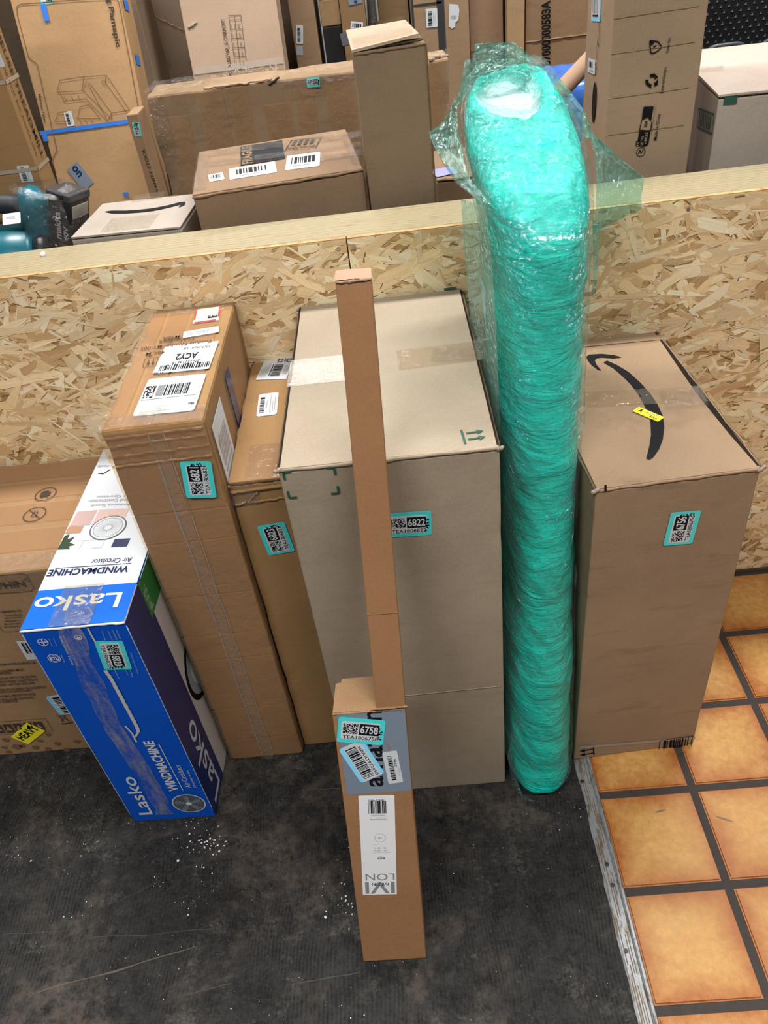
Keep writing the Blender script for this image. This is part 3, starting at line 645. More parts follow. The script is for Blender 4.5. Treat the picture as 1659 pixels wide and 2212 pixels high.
# --- tall taped carton 6821
B = Box('cardboard_box', 'tall narrow brown carton wrapped in tape, sticker 6821', 'box', -0.505, 1.061, 0.009, 0.171, 0.450, 0.935, cardboard(K_KRAFT, wear=0.5), seed=7, crush=0.006, amp=0.003, bev=0.007, group='cartons in front of the partition')
f = B.mframe('front', 0, 0.865, B.w, 0.925); patch('tape_band', B.mframe('front', -0.001, 0.872, B.w+0.001, 0.932), BTAPE, 34, 12, 0.005, 0.0005, 3)
for i, (z0, z1) in enumerate([(0.805, 0.868), (0.760, 0.806), (0.690, 0.757), (0.575, 0.688), (0.552, 0.574), (0.44, 0.550), (0.365, 0.438), (0.255, 0.362), (0.20, 0.254), (0.085, 0.198), (0.012, 0.083)]):
    patch('tape_band', B.mframe('front', -0.0005, z0, B.w*(0.985 if i % 2 else 1.0), z1), BTAPE, 20, 5, 0.0014, 0.0004, i+20)
for i, zc in enumerate((0.865, 0.885, 0.905, 0.92)):
    crease(B.e, (0.001, -0.001, zc), (B.w-0.001, -0.001, zc+0.003), 0.0034, BTAPE, 30+i, 'tape_wrinkle', 0.003)
patch('tape_strip', B.mframe('front', 0.074, 0.0, 0.100, 0.925), TAPEC, 8, 60, 0.0012, 0.0018, 31)
PEDGE = plain('pale_tape_edge', (0.36, 0.33, 0.30), 0.3)
for u_ in (0.076, 0.101): crease(B.e, (u_, -0.002, 0.0), (u_+0.002, -0.002, 0.92), 0.0009, PEDGE, int(u_*1000), 'tape_edge', 0.003, 60)
for i, (u0, u1) in enumerate([(0.0, 0.035), (0.04, 0.085), (0.09, 0.15)]):
    patch('tape_band', B.mframe('top', u0, 0.002, u1, B.d-0.01), BTAPE, 6, 24, 0.0009, 0.0004, 40+i)
patch('tape_strip', B.mframe('top', 0.06, -0.002, 0.105, 0.06), TAPEW, 12, 14, 0.005, 0.0014, 44)
patch('tape_strip', B.mframe('top', 0.0, 0.0, B.w, 0.045), TAPEW, 26, 8, 0.0035, 0.0008, 45)
patch('tape_strip', B.mframe('top', 0.0, B.d-0.04, B.w, B.d), TAPEW, 26, 8, 0.003, 0.0008, 46)
patch('tape_band', B.mframe('right', 0.004, 0.45, B.d-0.01, 0.93), BTAPE, 18, 14, 0.002, 0.0004, 47)
tea_sticker(B, 'front', (469, 1071), (456.5, 993), (405, 1078), '6821', 21, up=0.0042)
z6 = lambda x, y: (200+x*0.2773, 630+y*0.2773)
# upside-down shipping papers on its top
fr = B.frame('top', z6(890, 645), z6(440, 690), z6(830, 930)); p = plate('shipping_label', fr, WHITE, lift=0.0022, r=0.05); p['label'] = 'white shipping label with barcode'
a = Art(); a.mosaic(fr, 0.80, 0.22, 0.97, 0.55, INK, 4, 10, 0.0026); a.bars(fr, 0.22, 0.22, 0.76, 0.52, INK, 6, 60, 0.0026)
a.line(fr, (0.04, 0.58), (0.97, 0.60), 0.0009, INK, 0.0026); a.text(fr, 'FBA', INK, 0.04, 0.78, 0.14, 0.84, 0.0026, 0.02)
for k in range(5): a.text(fr, 'Ship to: Returns processing unit address line', GREY, 0.12+0.03*k, 0.63+0.055*k, 0.9-0.06*k, 0.655+0.055*k, 0.0026)
a.text(fr, 'Mixed SKU', GREY, 0.4, 0.9, 0.62, 0.93, 0.0026); a.flush(p, 'print')
fr = B.frame('top', z6(985, 390), z6(570, 430), z6(915, 605)); p = plate('shipping_label', fr, WHITE, lift=0.0018, r=0.02); p['label'] = 'white label reading ACY2'
a = Art(); a.text(fr, 'ACY2', INK, 0.30, 0.36, 0.70, 0.58, 0.0023, 0.03); a.text(fr, 'ZN25114618', INK, 0.22, 0.64, 0.72, 0.73, 0.0023); a.bars(fr, 0.02, 0.74, 0.94, 0.93, INK, 8, 70, 0.0023)
a.text(fr, '2017-1934   US', INK, 0.12, 0.14, 0.62, 0.22, 0.0023); a.text(fr, '21/68', INK, 0.80, 0.97, 0.98, 1.03, 0.0023, 0.01); a.text(fr, 'MTUPU-GB-03-2B', GREY, 0.2, 0.97, 0.5, 1.02, 0.0023); a.line(fr, (0.02, 0.1), (0.9, 0.1), 0.0006, GREY, 0.0023); a.flush(p, 'print')
fr = B.frame('top', z6(988, 272), z6(710, 318), z6(985, 320)); p = plate('paper_slip', fr, WHITE, lift=0.0014); a = Art(); a.text(fr, 'XG 2E 6E-8GLS 9205', GREY, 0.1, 0.25, 0.9, 0.75, 0.0018); a.flush(p, 'print')
fr = B.frame('top', z6(1000, 118), z6(808, 145), z6(990, 225)); p = plate('red_bordered_sticker', fr, plain('grey_paper', (0.62, 0.57, 0.5), 0.6), lift=0.0014); a = Art()
a.rect(fr, 0, 0, 0.06, 0.75, RED, 0.0018); a.rect(fr, 0.94, 0, 1, 0.75, RED, 0.0018); a.rect(fr, 0.1, 0.92, 0.95, 1, RED, 0.0018)
for k in range(7): a.poly(fr, [(0.08+0.05*k, 0.75), (0.12+0.05*k, 0.55+0.1*math.sin(k*2)), (0.15+0.05*k, 0.8)], INK, 0.0018)
a.flush(p, 'print')
a = Art()
for t, x0, x1, y0, y1 in [('M98A', 685, 555, 348, 368), ('Colour:Black', 800, 520, 358, 400), ('Product Number:MT-005', 930, 385, 380, 455), ('46CM', 570, 425, 468, 490)]:
    sl = (y1-y0) if x0-x1 > 200 else 14
    fr = B.frame('top', z6(x0, y0), z6(x1, y0+ (x0-x1)*0.115), z6(x0-8, y0+26)); a.text(fr, t, GREYINK, lift=0.0028, bold=0.004)
fr = B.frame('top', z6(512, 515), z6(410, 530), z6(488, 585)); a.path(fr, [(0, 0), (1, 0), (1, 1), (0, 1), (0, 0)], 0.001, GREYINK, 0.0016)
for u in (0.3, 0.65): a.rect(fr, u-0.04, 0.2, u+0.04, 0.55, GREYINK, 0.0016); a.poly(fr, [(u-0.13, 0.52), (u+0.13, 0.52), (u, 0.85)], GREYINK, 0.0016)
a.flush(B.e, 'printed_text')
fr = B.frame('right', z6(955, 1095), z6(1060, 1370), z6(985, 780)); fr = B.mframe('right', 0.03, 0.72, 0.13, 0.90)
p = plate('shipping_label', fr, WHITE, lift=0.0022); a = Art(); a.bars(fr, 0.15, 0.25, 0.85, 0.8, GREY, 3, 30, 0.0026, False); a.flush(p, 'print')
a = Art(); a.rect(B.mframe('right', 0.2, 0.74, 0.24, 0.9), 0, 0, 1, 1, NAVY, 0.003); a.flush(B.e, 'printed_mark')

# --- carton 6823 squeezed between
D = Box('cardboard_box', 'brown carton squeezed between two others, torn top edge, sticker 6823', 'box', -0.3325, 1.086, 0.004, 0.1205, 0.425, 0.790, cardboard(K_KRAFT, wear=0.4), seed=9, crush=0.004, top_gap=True, group='cartons in front of the partition')
crease(D.e, (0.006, 0.003, D.h-0.006), (D.w, 0.003, D.h-0.004), 0.0042, DARKGAP, 19, 'raw_edge', 0.0015)
crease(D.e, (0.002, -0.001, D.h-0.02), (D.w, -0.001, D.h-0.017), 0.0045, D.mat, 21, 'edge_fold', 0.003)
crease(D.e, (0.028, -0.001, D.h-0.047), (D.w, -0.001, D.h-0.043), 0.0025, D.mat, 22, 'edge_fold', 0.002)
crease(D.e, (0.058, -0.001, D.h-0.016), (0.026, -0.001, D.h-0.047), 0.0018, TORN, 24, 'tear', 0.002)
crease(D.e, (0.004, -0.001, D.h-0.05), (0.024, -0.001, D.h-0.045), 0.003, TORN, 25, 'tear', 0.003)
crease(D.e, (0.001, 0.0, D.h-0.01), (0.001, D.d, D.h-0.004), 0.004, D.mat, 27, 'edge_fold', 0.004)
f = D.mframe('top', 0.03, 0.0, 0.118, 0.11); patch('tape_strip', f, TAPE, 10, 12, 0.002, seed=3)
patch('tape_strip', D.mframe('front', 0.0, D.h-0.05, 0.05, D.h-0.005), TAPE, 8, 8, 0.002, 0.002, 15)
fr = D.frame('top', z6(1270, 690), z6(1510, 682), z6(1318, 505)); p = plate('shipping_label', fr, WHITE, lift=0.0009); p['label'] = 'white shipping label'
a = Art(); a.bars(fr, 0.42, 0.12, 0.72, 0.60, INK, 12, 40, vert=False); a.mosaic(fr, 0.45, 0.68, 0.98, 0.86, INK, 3, 12); a.rect(fr, 0.36, 0.14, 0.39, 0.62, INK)
for k in range(5): a.rect(fr, 0.06+0.05*k, 0.12, 0.085+0.05*k, 0.45+0.05*k, GREY)
for k in range(3): a.rect(fr, 0.80+0.05*k, 0.2, 0.82+0.05*k, 0.55, GREY)
a.flush(p, 'print')
fr = D.frame('top', z6(1275, 978), z6(1436, 958), z6(1300, 803)); p = plate('barcode_label', fr, WHITE, lift=0.0009, r=0.06); a = Art(); a.bars(fr, 0.12, 0.15, 0.34, 0.85, INK, 14, 40, vert=False)
for u, v0, v1 in ((0.45, 0.35, 0.65), (0.62, 0.1, 0.9), (0.74, 0.15, 0.6), (0.84, 0.2, 0.8)): a.rect(fr, u, v0, u+0.03, v1, GREY)
a.flush(p, 'print')
a = Art(); a.poly(D.frame('top', z6(1250, 560), z6(1300, 545), z6(1262, 480)), [(0.1, 0), (0.9, 0.2), (0.6, 1), (0.2, 0.9)], RED); a.flush(D.e, 'printed_mark')
tea_sticker(D, 'front', (637.5, 1190), (613.6, 1126.6), (581, 1201.5), '6823', 23)

# --- blue and white fan carton 6820
BLUE = plain('glossy_blue_card', (0.002, 0.075, 0.48), 0.28, 0.2, 0.12, 0, 0.06)
L = Box('fan_box', 'blue and white printed fan carton with sticker 6820', 'box', -0.710, 0.924, -0.014, 0.186, 0.545, 0.640, BLUE, seed=11, crush=0.003, amp=0.001, group='cartons in front of the partition')
z5 = lambda x, y: (x*0.3255, 940+y*0.3255); z7 = lambda x, y: (30+x*0.3014, 1240+y*0.3014)
yb = L.hit('top', z5(560, 1008)).y
p = plate('white_top_print', L.mframe('top', 0.001, yb, L.w-0.001, L.d-0.002), WINK, lift=0.0006)
BRIGHTBLUE = plain('bright_blue_card', (0.006, 0.13, 0.68), 0.25, 0.5, 0.08)
q = plate('blue_top_band', L.mframe('top', 0.001, 0.002, L.w-0.001, yb), BRIGHTBLUE, lift=0.0006)
a = Art(); fr = L.frame('top', z5(818, 1043), z5(248, 1082), z5(795, 1142)); a.text(fr, 'Lasko', WINK, bold=0.012); a.flush(q, 'lettering')
a = Art(); fr = L.frame('top', z5(865, 868), z5(330, 897), z5(853, 912)); a.text(fr, 'WINDMACHINE', NAVY, bold=0.025)
fr = L.frame('top', z5(882, 813), z5(612, 828), z5(876, 845)); a.text(fr, 'Air Circulator', NAVY)
fr = L.frame('top', z5(873, 850), z5(370, 884), z5(870, 858)); a.rect(fr, 0, 0.1, 1, 0.6, NAVY)
for t, y, x0, x1 in (('Easy-Clear Operation', 390, 990, 650), ('Durable Hand Construction', 418, 1010, 595), ('Three Performance Speeds', 446, 1020, 608), ('Easy Carry Handle', 192, 860, 655)):
    fr = L.frame('top', z5(x0, y), z5(x1, y+(x0-x1)*0.03), z5(x0-3, y+20)); a.text(fr, t, GREY)
fr = L.frame('top', z5(1010, 480), z5(515, 505), z5(990, 735))
PINK = plain('photo_pink_wall', (0.55, 0.40, 0.36), 0.4); PALEW = plain('photo_window', (0.60, 0.62, 0.72), 0.4); WOODP = plain('photo_wood', (0.40, 0.22, 0.13), 0.4); PLANT = plain('photo_plant', (0.02, 0.045, 0.02), 0.4); DARKB = plain('photo_navy', (0.02, 0.03, 0.09), 0.4)
a.rect(fr, 0.30, 0.0, 0.80, 0.40, PINK); a.rect(fr, 0.55, 0.42, 0.78, 0.80, PALEW)
UM = lambda v: (0.003-fr.p(0, v).x)/(fr.p(1, v).x-fr.p(0, v).x)
a.rect(fr, 0.80, 0.42, UM(0.5), 0.60, WOODP, 0.0013); a.rect(fr, 0.72, 0.02, min(0.99, UM(0.2)), 0.40, plain('photo_curtain', (0.47, 0.33, 0.31), 0.4), 0.0013); a.rect(fr, 0.70, 0.0, 0.72, 1.0, WINK, 0.0014)
ue = UM(0.8); a.poly(fr, [(ue-0.16, 1.0), (ue, 1.0), (ue, 0.66), (ue-0.05, 0.62), (ue-0.06, 0.75), (ue-0.14, 0.70), (ue-0.11, 0.84), (ue-0.20, 0.90), (ue-0.13, 0.93)], PLANT, 0.0015); a.rect(fr, 0.10, 0.80, 0.30, 1.0, DARKB, 0.0013); a.rect(fr, 0.42, 0.82, 0.55, 1.0, PALEW, 0.0013)
fr2 = L.frame('top', z5(1010, 480), z5(515, 505), z5(990, 735)); cx, cy = 0.46, 0.50; rr = 0.034
a.disc(fr2, (cx, cy), rr*1.08, plain('photo_fan_dark', (0.10, 0.10, 0.11), 0.4), 0.0016, 32); a.disc(fr2, (cx, cy), rr, WINK, 0.0017, 32); a.ring(fr2, (cx, cy), rr*0.88, rr*0.05, GREY, 0.0019, 32)
for k in range(36):
    t = 2*math.pi*k/36; du, dv = math.cos(t)*rr*0.85/fr2.W, math.sin(t)*rr*0.85/fr2.H; a.line(fr2, (cx+du*0.3, cy+dv*0.3), (cx+du, cy+dv), 0.0007, GREY, 0.0019)
a.disc(fr2, (cx, cy), rr*0.26, WINK, 0.002); a.ring(fr2, (cx, cy), rr*0.26, rr*0.05, GREY, 0.0021, 20)
fr = L.frame('top', z5(735, 225), z5(660, 235), z5(735, 265)); a.path(fr, [(0, 0.1), (0.5, 0.7), (1, 0.5)], 0.003, INK)
a.flush(p, 'print')
# front panel print
a = Art()
fr = L.frame('front', z7(1000, 1718), z7(862, 1448), z7(905, 1728)); a.text(fr, 'Lasko', WINK, bold=0.012)
fr = L.frame('front', z7(1187, 1548), z7(1000, 1190), z7(1120, 1562)); a.text(fr, 'WINDMACHINE', WINK, bold=0.03)
fr = L.frame('front', z7(1216, 1548), z7(1042, 1215), z7(1205, 1550)); a.rect(fr, 0, 0.0, 1, 0.5, WINK)
fr = L.frame('front', z7(1272, 1525), z7(1190, 1362), z7(1236, 1535)); a.text(fr, 'Air Circulator', WINK)
fr = L.frame('front', z7(1308, 1525), z7(1250, 1402), z7(1292, 1530)); a.text(fr, 'Circulador de aire', WINK)
fr = L.frame('front', z7(1140, 1720), z7(1370, 1700), z7(1130, 1580)); 
c0 = L.hit('front', z7(1255, 1640)); R0 = (L.hit('front', z7(1370, 1625))-c0).length
fc = Frame(c0-Vector((R0, 0, R0)), c0+Vector((R0, 0, -R0)), c0+Vector((-R0, 0, R0)), Vector((0, -1, 0)), L.e)
FD = plain('photo_fan_body', (0.06, 0.075, 0.09), 0.4); FB = plain('photo_fan_blade', (0.14, 0.17, 0.20), 0.4)
a.disc(fc, (0.5, 0.5), R0, GREY, 0.0012, 36); a.disc(fc, (0.5, 0.5), R0*0.9, FD, 0.0014, 36); a.ring(fc, (0.5, 0.5), R0*0.98, R0*0.05, WINK, 0.0015, 36)
for k in range(5):
    t = 2*math.pi*k/5+0.4; P = [(0.5+0.09*math.cos(t-0.6), 0.5+0.09*math.sin(t-0.6)), (0.5+0.40*math.cos(t-0.28), 0.5+0.40*math.sin(t-0.28)), (0.5+0.42*math.cos(t+0.15), 0.5+0.42*math.sin(t+0.15)), (0.5+0.09*math.cos(t+0.5), 0.5+0.09*math.sin(t+0.5))]; a.poly(fc, P, FB, 0.0016)
for r_ in (0.35, 0.55, 0.75): a.ring(fc, (0.5, 0.5), R0*r_, R0*0.012, GREY, 0.0018, 30)
a.disc(fc, (0.5, 0.5), R0*0.17, WINK, 0.0018)
for (x, y), r_ in (((210, 485), 0.0095), ((290, 600), 0.0115), ((462, 450), 0.0065)):
    c1 = L.hit('front', z7(x, y)); fq = Frame(c1-Vector((.01, 0, .01)), c1+Vector((.01, 0, -.01)), c1+Vector((-.01, 0, .01)), Vector((0, -1, 0)), L.e)
    a.ring(fq, (0.5, 0.5), r_, 0.0014, WINK, 0.0014)
    if x == 210: a.rect(fq, 0.05, 0.44, 0.95, 0.56, WINK, 0.0014); a.rect(fq, 0.44, 0.05, 0.56, 0.95, WINK, 0.0014)
    if x == 290: a.ring(fq, (0.5, 0.5), 0.0085, 0.0008, WINK, 0.0014); a.text(fq, 'ETL', WINK, 0.15, 0.3, 0.85, 0.7, 0.0014, 0.03)
    if x == 462: a.poly(fq, [(0.3, 0.35), (0.7, 0.35), (0.5, 0.72)], WINK, 0.0014)
for t, ll, lr, ul, m in [('FRAGILE  DO NOT DROP', (432, 648), (338, 440), (420, 652), WINK), ('FRAGIL  NO DEJAR CAER', (468, 652), (360, 432), (456, 655), PALEINK), ('This product is listed', (318, 520), (290, 455), (308, 520), PALEINK),
        ('conforms to standards', (280, 515), (255, 460), (272, 515), PALEINK), ('Intertek', (370, 628), (345, 575), (358, 630), PALEINK), ('Folds flat for easy recycling', (530, 580), (478, 470), (522, 582), PALEINK),
        ('Lasko Products LLC West Chester', (770, 460), (740, 395), (758, 462), PALEINK), ('820 Lincoln Avenue customer care', (745, 465), (712, 398), (732, 468), PALEINK), ('visit our website for details today', (715, 470), (682, 402), (702, 472), PALEINK), ('made and packed with care here', (665, 472), (640, 405), (652, 475), PALEINK),
        ('Power cord length and rating', (900, 710), (845, 560), (888, 715), PALEINK), ('Designed and tested in house', (862, 735), (800, 575), (848, 738), PALEINK), ('limited warranty', (825, 720), (790, 650), (815, 722), PALEINK), ('garantia limitada', (760, 745), (720, 660), (748, 748), PALEINK)]:
    a.text(L.frame('front', z7(*ll), z7(*lr), z7(*ul)), t, m)
a.flush(L.e, 'printed_text')
# worn tape down the middle, the torn white stripe and edges
pts = [(395, 385), (500, 640), (600, 860), (700, 1080), (850, 1300), (960, 1470), (1050, 1640), (1090, 1740)]
V = []; F = []; cen = [L.hit('front', z7(*q)) for q in pts]; cen2 = []
for i in range(len(cen)-1):
    for k in range(5): cen2.append(cen[i].lerp(cen[i+1], k/5))
for i, q in enumerate(cen2):
    for k in range(7): V.append(q+Vector((0.024*(k/6-0.5)*2*(0.8+0.35*noise.noise(Vector((i*0.3, 1, 0)))), -0.0010-0.0011*abs(noise.noise(Vector((i*0.7, k*0.9, 2)))), 0)))
for i in range(len(cen2)-1):
    for k in range(6): F.append((i*7+k, i*7+k+1, i*7+k+8, i*7+k+7))
def haze_tape():
    g = G('scuffed_grey_tape'); c = g.coord(); w = g.noise(g.mapping(c, (40, 1, 9)), 1.0, 6, 0.7, 0.4); w2 = g.noise(c, 110, 4, 0.7)
    f = g.ramp(g.math('MULTIPLY_ADD', w2, 0.3, g.math('MULTIPLY', w, 0.85)), (0.49, 0.03), (0.75, 0.6))
    tr = g.n('ShaderNodeBsdfTransparent'); tr.inputs[0].default_value = (0.93, 0.94, 0.96, 1); d = g.pbsdf((0.33, 0.34, 0.38), 0.25, g.bump(w, 0.8, 0.003))
    m = g.n('ShaderNodeMixShader'); g.put(m.inputs[0], f); g.nt.links.new(tr.outputs[0], m.inputs[1]); g.nt.links.new(d, m.inputs[2]); return g.done(m.outputs[0])
obj('scuffed_tape', mesh('scuffed_tape', V, F), haze_tape(), L.e, True)
def ragged(name, pts, w, mat, seed, lift=0.0016):
    V = []; C2 = [L.hit('front', z7(*q)) for q in pts]; P = []
    for i in range(len(C2)-1):
        for k in range(10): P.append(C2[i].lerp(C2[i+1], k/10))
    P.append(C2[-1])
    for i, q in enumerate(P):
        a_ = w*(0.9+0.45*noise.noise(Vector((i*0.9, seed, 0)))); b_ = w*(0.9+0.45*noise.noise(Vector((i*0.9, seed, 7))))
        V += [q+Vector((-a_, -lift, 0)), q+Vector((b_, -lift, 0))]
    return obj(name, mesh(name, V, [(2*i, 2*i+1, 2*i+3, 2*i+2) for i in range(len(P)-1)]), mat, L.e)
TORNW = plain('torn_white_card', (0.46, 0.46, 0.47), 0.8)
ragged('torn_strip', [(655, 685), (700, 750), (770, 880), (840, 1010), (885, 1095), (895, 1130)], 0.0040, TORNW, 3)
ragged('torn_strip', [(895, 1125), (870, 1165), (850, 1165)], 0.003, TORNW, 5); ragged('torn_strip', [(800, 1085), (850, 1140), (880, 1200)], 0.0022, TORNW, 6); ragged('torn_strip', [(532, 385), (560, 440), (590, 490)], 0.0018, TORNW, 8)
crease(L.e, (0.0, 0.0, L.h-0.003), (L.w, 0.0, L.h-0.001), 0.0028, WINK, 33, 'worn_edge', 0.002); crease(L.e, (L.w, 0, L.h), (L.w, 0.09, L.h), 0.0016, TORN, 34, 'worn_edge', 0.001)
crease(L.e, (L.w, 0, 0.02), (L.w, 0, L.h-0.01), 0.0011, PALEINK, 35, 'worn_edge', 0.0006); crease(L.e, (0.001, 0, 0.02), (0.001, 0, L.h-0.01), 0.0009, PALEINK, 36, 'worn_edge', 0.0006)
patch('tape_strip', L.mframe('top', 0.05, 0.0, 0.125, 0.10), TAPE, 14, 12, 0.002, 0.0012, 7)
patch('tape_wrinkle', L.mframe('top', 0.075, 0.0, 0.125, 0.04), TAPEW, 14, 12, 0.004, 0.0014, 8)
# right panel
yr = L.hit('right', z7(1505, 1445)).y
DNAVY = plain('dark_blue_card', (0.006, 0.02, 0.13), 0.3, 0.5, 0.08)
p = plate('dark_blue_side_print', L.mframe('right', 0.002, 0.002, yr, L.h-0.003), DNAVY, lift=0.0006); q = plate('white_side_print', L.mframe('right', yr, 0.002, L.d-0.002, L.h-0.003), plain('photo_floor', (0.62, 0.58, 0.54), 0.4, 0.5, 0.3), lift=0.0006)
a = Art(); fr = L.frame('right', z7(1472, 1475), z7(1268, 1010), z7(1440, 1632)); a.text(fr, 'Lasko', WINK, bold=0.01); a.flush(p, 'lettering')
a = Art(); fr = L.mframe('right', yr, 0.30, yr+0.10, 0.50); a.disc(fr, (0.9, 0.0), 0.085, INK, 0.0012, 32); a.disc(fr, (0.9, 0.0), 0.072, GREY, 0.0014, 32); a.disc(fr, (0.9, 0.0), 0.05, WINK, 0.0016, 32)
a.flush(q, 'print')
ga = L.mframe('right', L.hit('right', z7(905, 120)).y, L.hit('right', z7(990, 310)).z, 0.25, L.h-0.004); a = Art(); gp = plate('green_label_print', ga, GREENLAB, lift=0.001)
fr = L.frame('right', z7(985, 270), z7(915, 130), z7(1010, 225)); a.text(fr, 'Made in the USA *', plain('pale_green_ink', (0.4, 0.6, 0.4), 0.5), lift=0.0014, bold=0.01); a.flush(gp, 'lettering')
tea_sticker(L, 'front', (203, 1385), (226, 1446.5), (263.6, 1380), '6820', 20)

# --- wide brown toy-slide carton at the left edge
O = Box('cardboard_box', 'wide brown carton with warning text and yellow HEAVY sticker', 'box', -1.62, 1.128, 0, 0.902, 0.383, 0.597, cardboard(K_DOL, 'X', wear=0.5), seed=13, crush=0.004, bev=0.006, group='cartons in front of the partition')
fr = O.mframe('top', 0.45, 0.0, O.w, O.d)
patch('tape_strip', O.mframe('top', 0.5, 0.0, O.w, 0.05), TAPEW, 30, 8, 0.004, 0.0008, 3)
for i, (v0, v1) in enumerate([(0.06, 0.13), (0.15, 0.22), (0.235, 0.30), (0.31, 0.37)]): patch('tape_band', O.mframe('top', 0.5, v0, O.w, v1), BTAPE, 14, 5, 0.0015, 0.0004, 50+i)
patch('tape_strip', O.mframe('front', 0.5, O.h-0.05, O.w, O.h), TAPE, 30, 6, 0.0015, 0.0006, 4)
a = Art()
for c5, r_ in (((305, 395), 0.024), ((232, 530), 0.025)):
    c1 = O.hit('top', z5(*c5)); fq = Frame(c1-Vector((r_, r_, 0)), c1+Vector((r_, -r_, 0)), c1+Vector((-r_, r_, 0)), Vector((0, 0, 1)), O.e)
    a.ring(fq, (0.5, 0.5), r_, 0.0022, GREYINK, 0.0022)
    if c5[0] == 305:
        a.rect(fq, 0.25, 0.35, 0.72, 0.66, GREYINK, 0.0022); a.rect(fq, 0.32, 0.66, 0.6, 0.74, GREYINK, 0.0022); a.rect(fq, 0.3, 0.27, 0.66, 0.33, GREYINK, 0.0022)
    else:
        a.line(fq, (0.18, 0.82), (0.82, 0.18), 0.002, GREYINK, 0.0022); a.path(fq, [(0.4, 0.35), (0.6, 0.35), (0.6, 0.6), (0.4, 0.6), (0.4, 0.35)], 0.0016, GREYINK, 0.0022); a.path(fq, [(0.42, 0.6), (0.45, 0.74), (0.55, 0.74), (0.58, 0.6)], 0.0016, GREYINK, 0.0022)
fr = O.frame('front', z5(-180, 1035), z5(178, 1003), z5(-180, 990)); a.text(fr, 'DOLPHIN', GREYINK, 0, 0, 1, 1, bold=0.03)
fr = O.frame('front', z5(170, 970), z5(203, 966), z5(168, 945)); a.ring(fr, (0.5, 0.5), 0.0055, 0.0012, GREYINK); a.text(fr, 'R', GREYINK, 0.35, 0.25, 0.65, 0.75)
fr = O.frame('front', z5(-250, 1070), z5(235, 1030), z5(-250, 950)); a.path(fr, [(0, 0), (0.95, 0), (1, 0.15), (1, 0.85), (0.95, 1), (0, 1)], 0.0012, GREYINK)
fr = O.frame('front', z5(20, 1305), z5(210, 1290), z5(15, 1170)); a.path(fr, [(1, 0), (0.1, 0), (0, 0.1), (0, 0.95), (0.05, 1), (0.8, 1)], 0.001, GREYINK)
rows = [(1168, 20, 150, 'SLIDE SAFE PLAY INFO:'), (1192, 35, 150, 'Do not leave children alone'), (1212, 35, 150, 'Anchor the unit firmly'), (1232, 35, 140, 'Keep blower on'), (1252, 35, 140, 'Max users apply'), (1272, 35, 130, 'Do not jump'),
        (1512, -120, 240, 'KEEP AWAY FROM WATER DURING USE'), (1560, -160, 165, 'CHILDREN AND CHILDREN MUST'), (1582, -160, 75, 'BE UNDER ADULT SUPERVISION'), (1604, -140, 240, 'DO NOT USE OR PLAY WITH THE AIR FAN'), (1626, -160, 250, 'SHOULD NOT BE USED IN WINDY CONDITIONS AS'), (1648, -160, 235, 'IT MAY LIFT THE UNIT OFF THE GROUND'),
        (1676, -170, 305, 'NOT FOR USE ON SURFACES SUCH AS ASPHALT OR CONCRETE AS'), (1700, -170, 215, 'FALLS ONTO HARD SURFACE CAUSE SERIOUS INJURY'), (1722, -170, 238, 'CHILDREN CAN DROWN IN SMALL AMOUNTS OF WATER'), (1746, -170, 225, 'DO NOT INSTALL BY POOL/OVER CONCRETE'), (1768, -170, 120, 'OR ANY OTHER SURFACE')]
for y, x0, x1, t in rows:
    k = (x1-x0)*0.075; a.text(O.frame('front', z5(x0, y+k*0.9), z5(x1, y), z5(x0-6, y+k*0.9-15)), t, GREYINK, bold=0.012)
fr = O.frame('front', z5(-40, 1990), z5(350, 1960), z5(-60, 1905)); a.path(fr, [(0, 0), (1, 0), (1, 1), (0, 1)], 0.001, GREYINK)
for k in range(5): 
    a.rect(fr, 0.08+0.17*k, 0.12, 0.22+0.17*k, 0.78, GREYINK); a.poly(fr, [(0.10+0.17*k, 0.3), (0.2+0.17*k, 0.3), (0.15+0.17*k, 0.66)], O.mat, 0.0016)
fr = O.frame('front', z5(415, 1925), z5(490, 1915), z5(405, 1850)); a.path(fr, [(0, 0.15), (1, 0.15)], 0.003, GREYINK); a.line(fr, (0.1, 0.3), (0.9, 1), 0.0014, GREYINK); a.line(fr, (0.9, 0.3), (0.1, 1), 0.0014, GREYINK); a.path(fr, [(0.3, 0.35), (0.3, 0.9), (0.7, 0.9), (0.7, 0.35)], 0.0014, GREYINK)
R = random.Random(12)
for x, y, r_ in [(40, 2020, .012), (110, 2065, .016), (235, 2070, .012), (320, 2080, .012), (265, 2025, .009), (320, 1985, .008), (380, 2045, .010), (440, 2085, .012), (510, 2030, .011), (60, 2100, .010), (150, 2060, .010), (30, 2070, .009)]:
    c1 = O.hit('front', z5(x, y)); fq = Frame(c1-Vector((r_, 0, r_)), c1+Vector((r_, 0, -r_)), c1+Vector((-r_, 0, r_)), Vector((0, -1, 0)), O.e)
    a.poly(fq, [(0.5+0.5*math.cos(t)*(0.55+0.45*R.random()), 0.5+0.4*math.sin(t)*(0.55+0.45*R.random())) for t in [2*math.pi*i/11 for i in range(11)]], BROWNINK)
a.flush(O.e, 'printed_text')
fr = O.frame('front', z5(75, 1995), z5(178, 1908), z5(185, 2050))
q4 = [O.hit('front', z5(*k))+Vector((0, -0.0016, 0)) for k in ((72, 2000), (190, 2048), (302, 1960), (178, 1905))]
hs = obj('heavy_sticker', mesh('heavy_sticker', q4+[v+Vector((0, 0.0008, 0)) for v in q4], [(0, 1, 2, 3), (1, 0, 4, 5), (2, 1, 5, 6), (3, 2, 6, 7), (0, 3, 7, 4)]), YELLOW, O.e); hs['label'] = 'yellow HEAVY sticker'
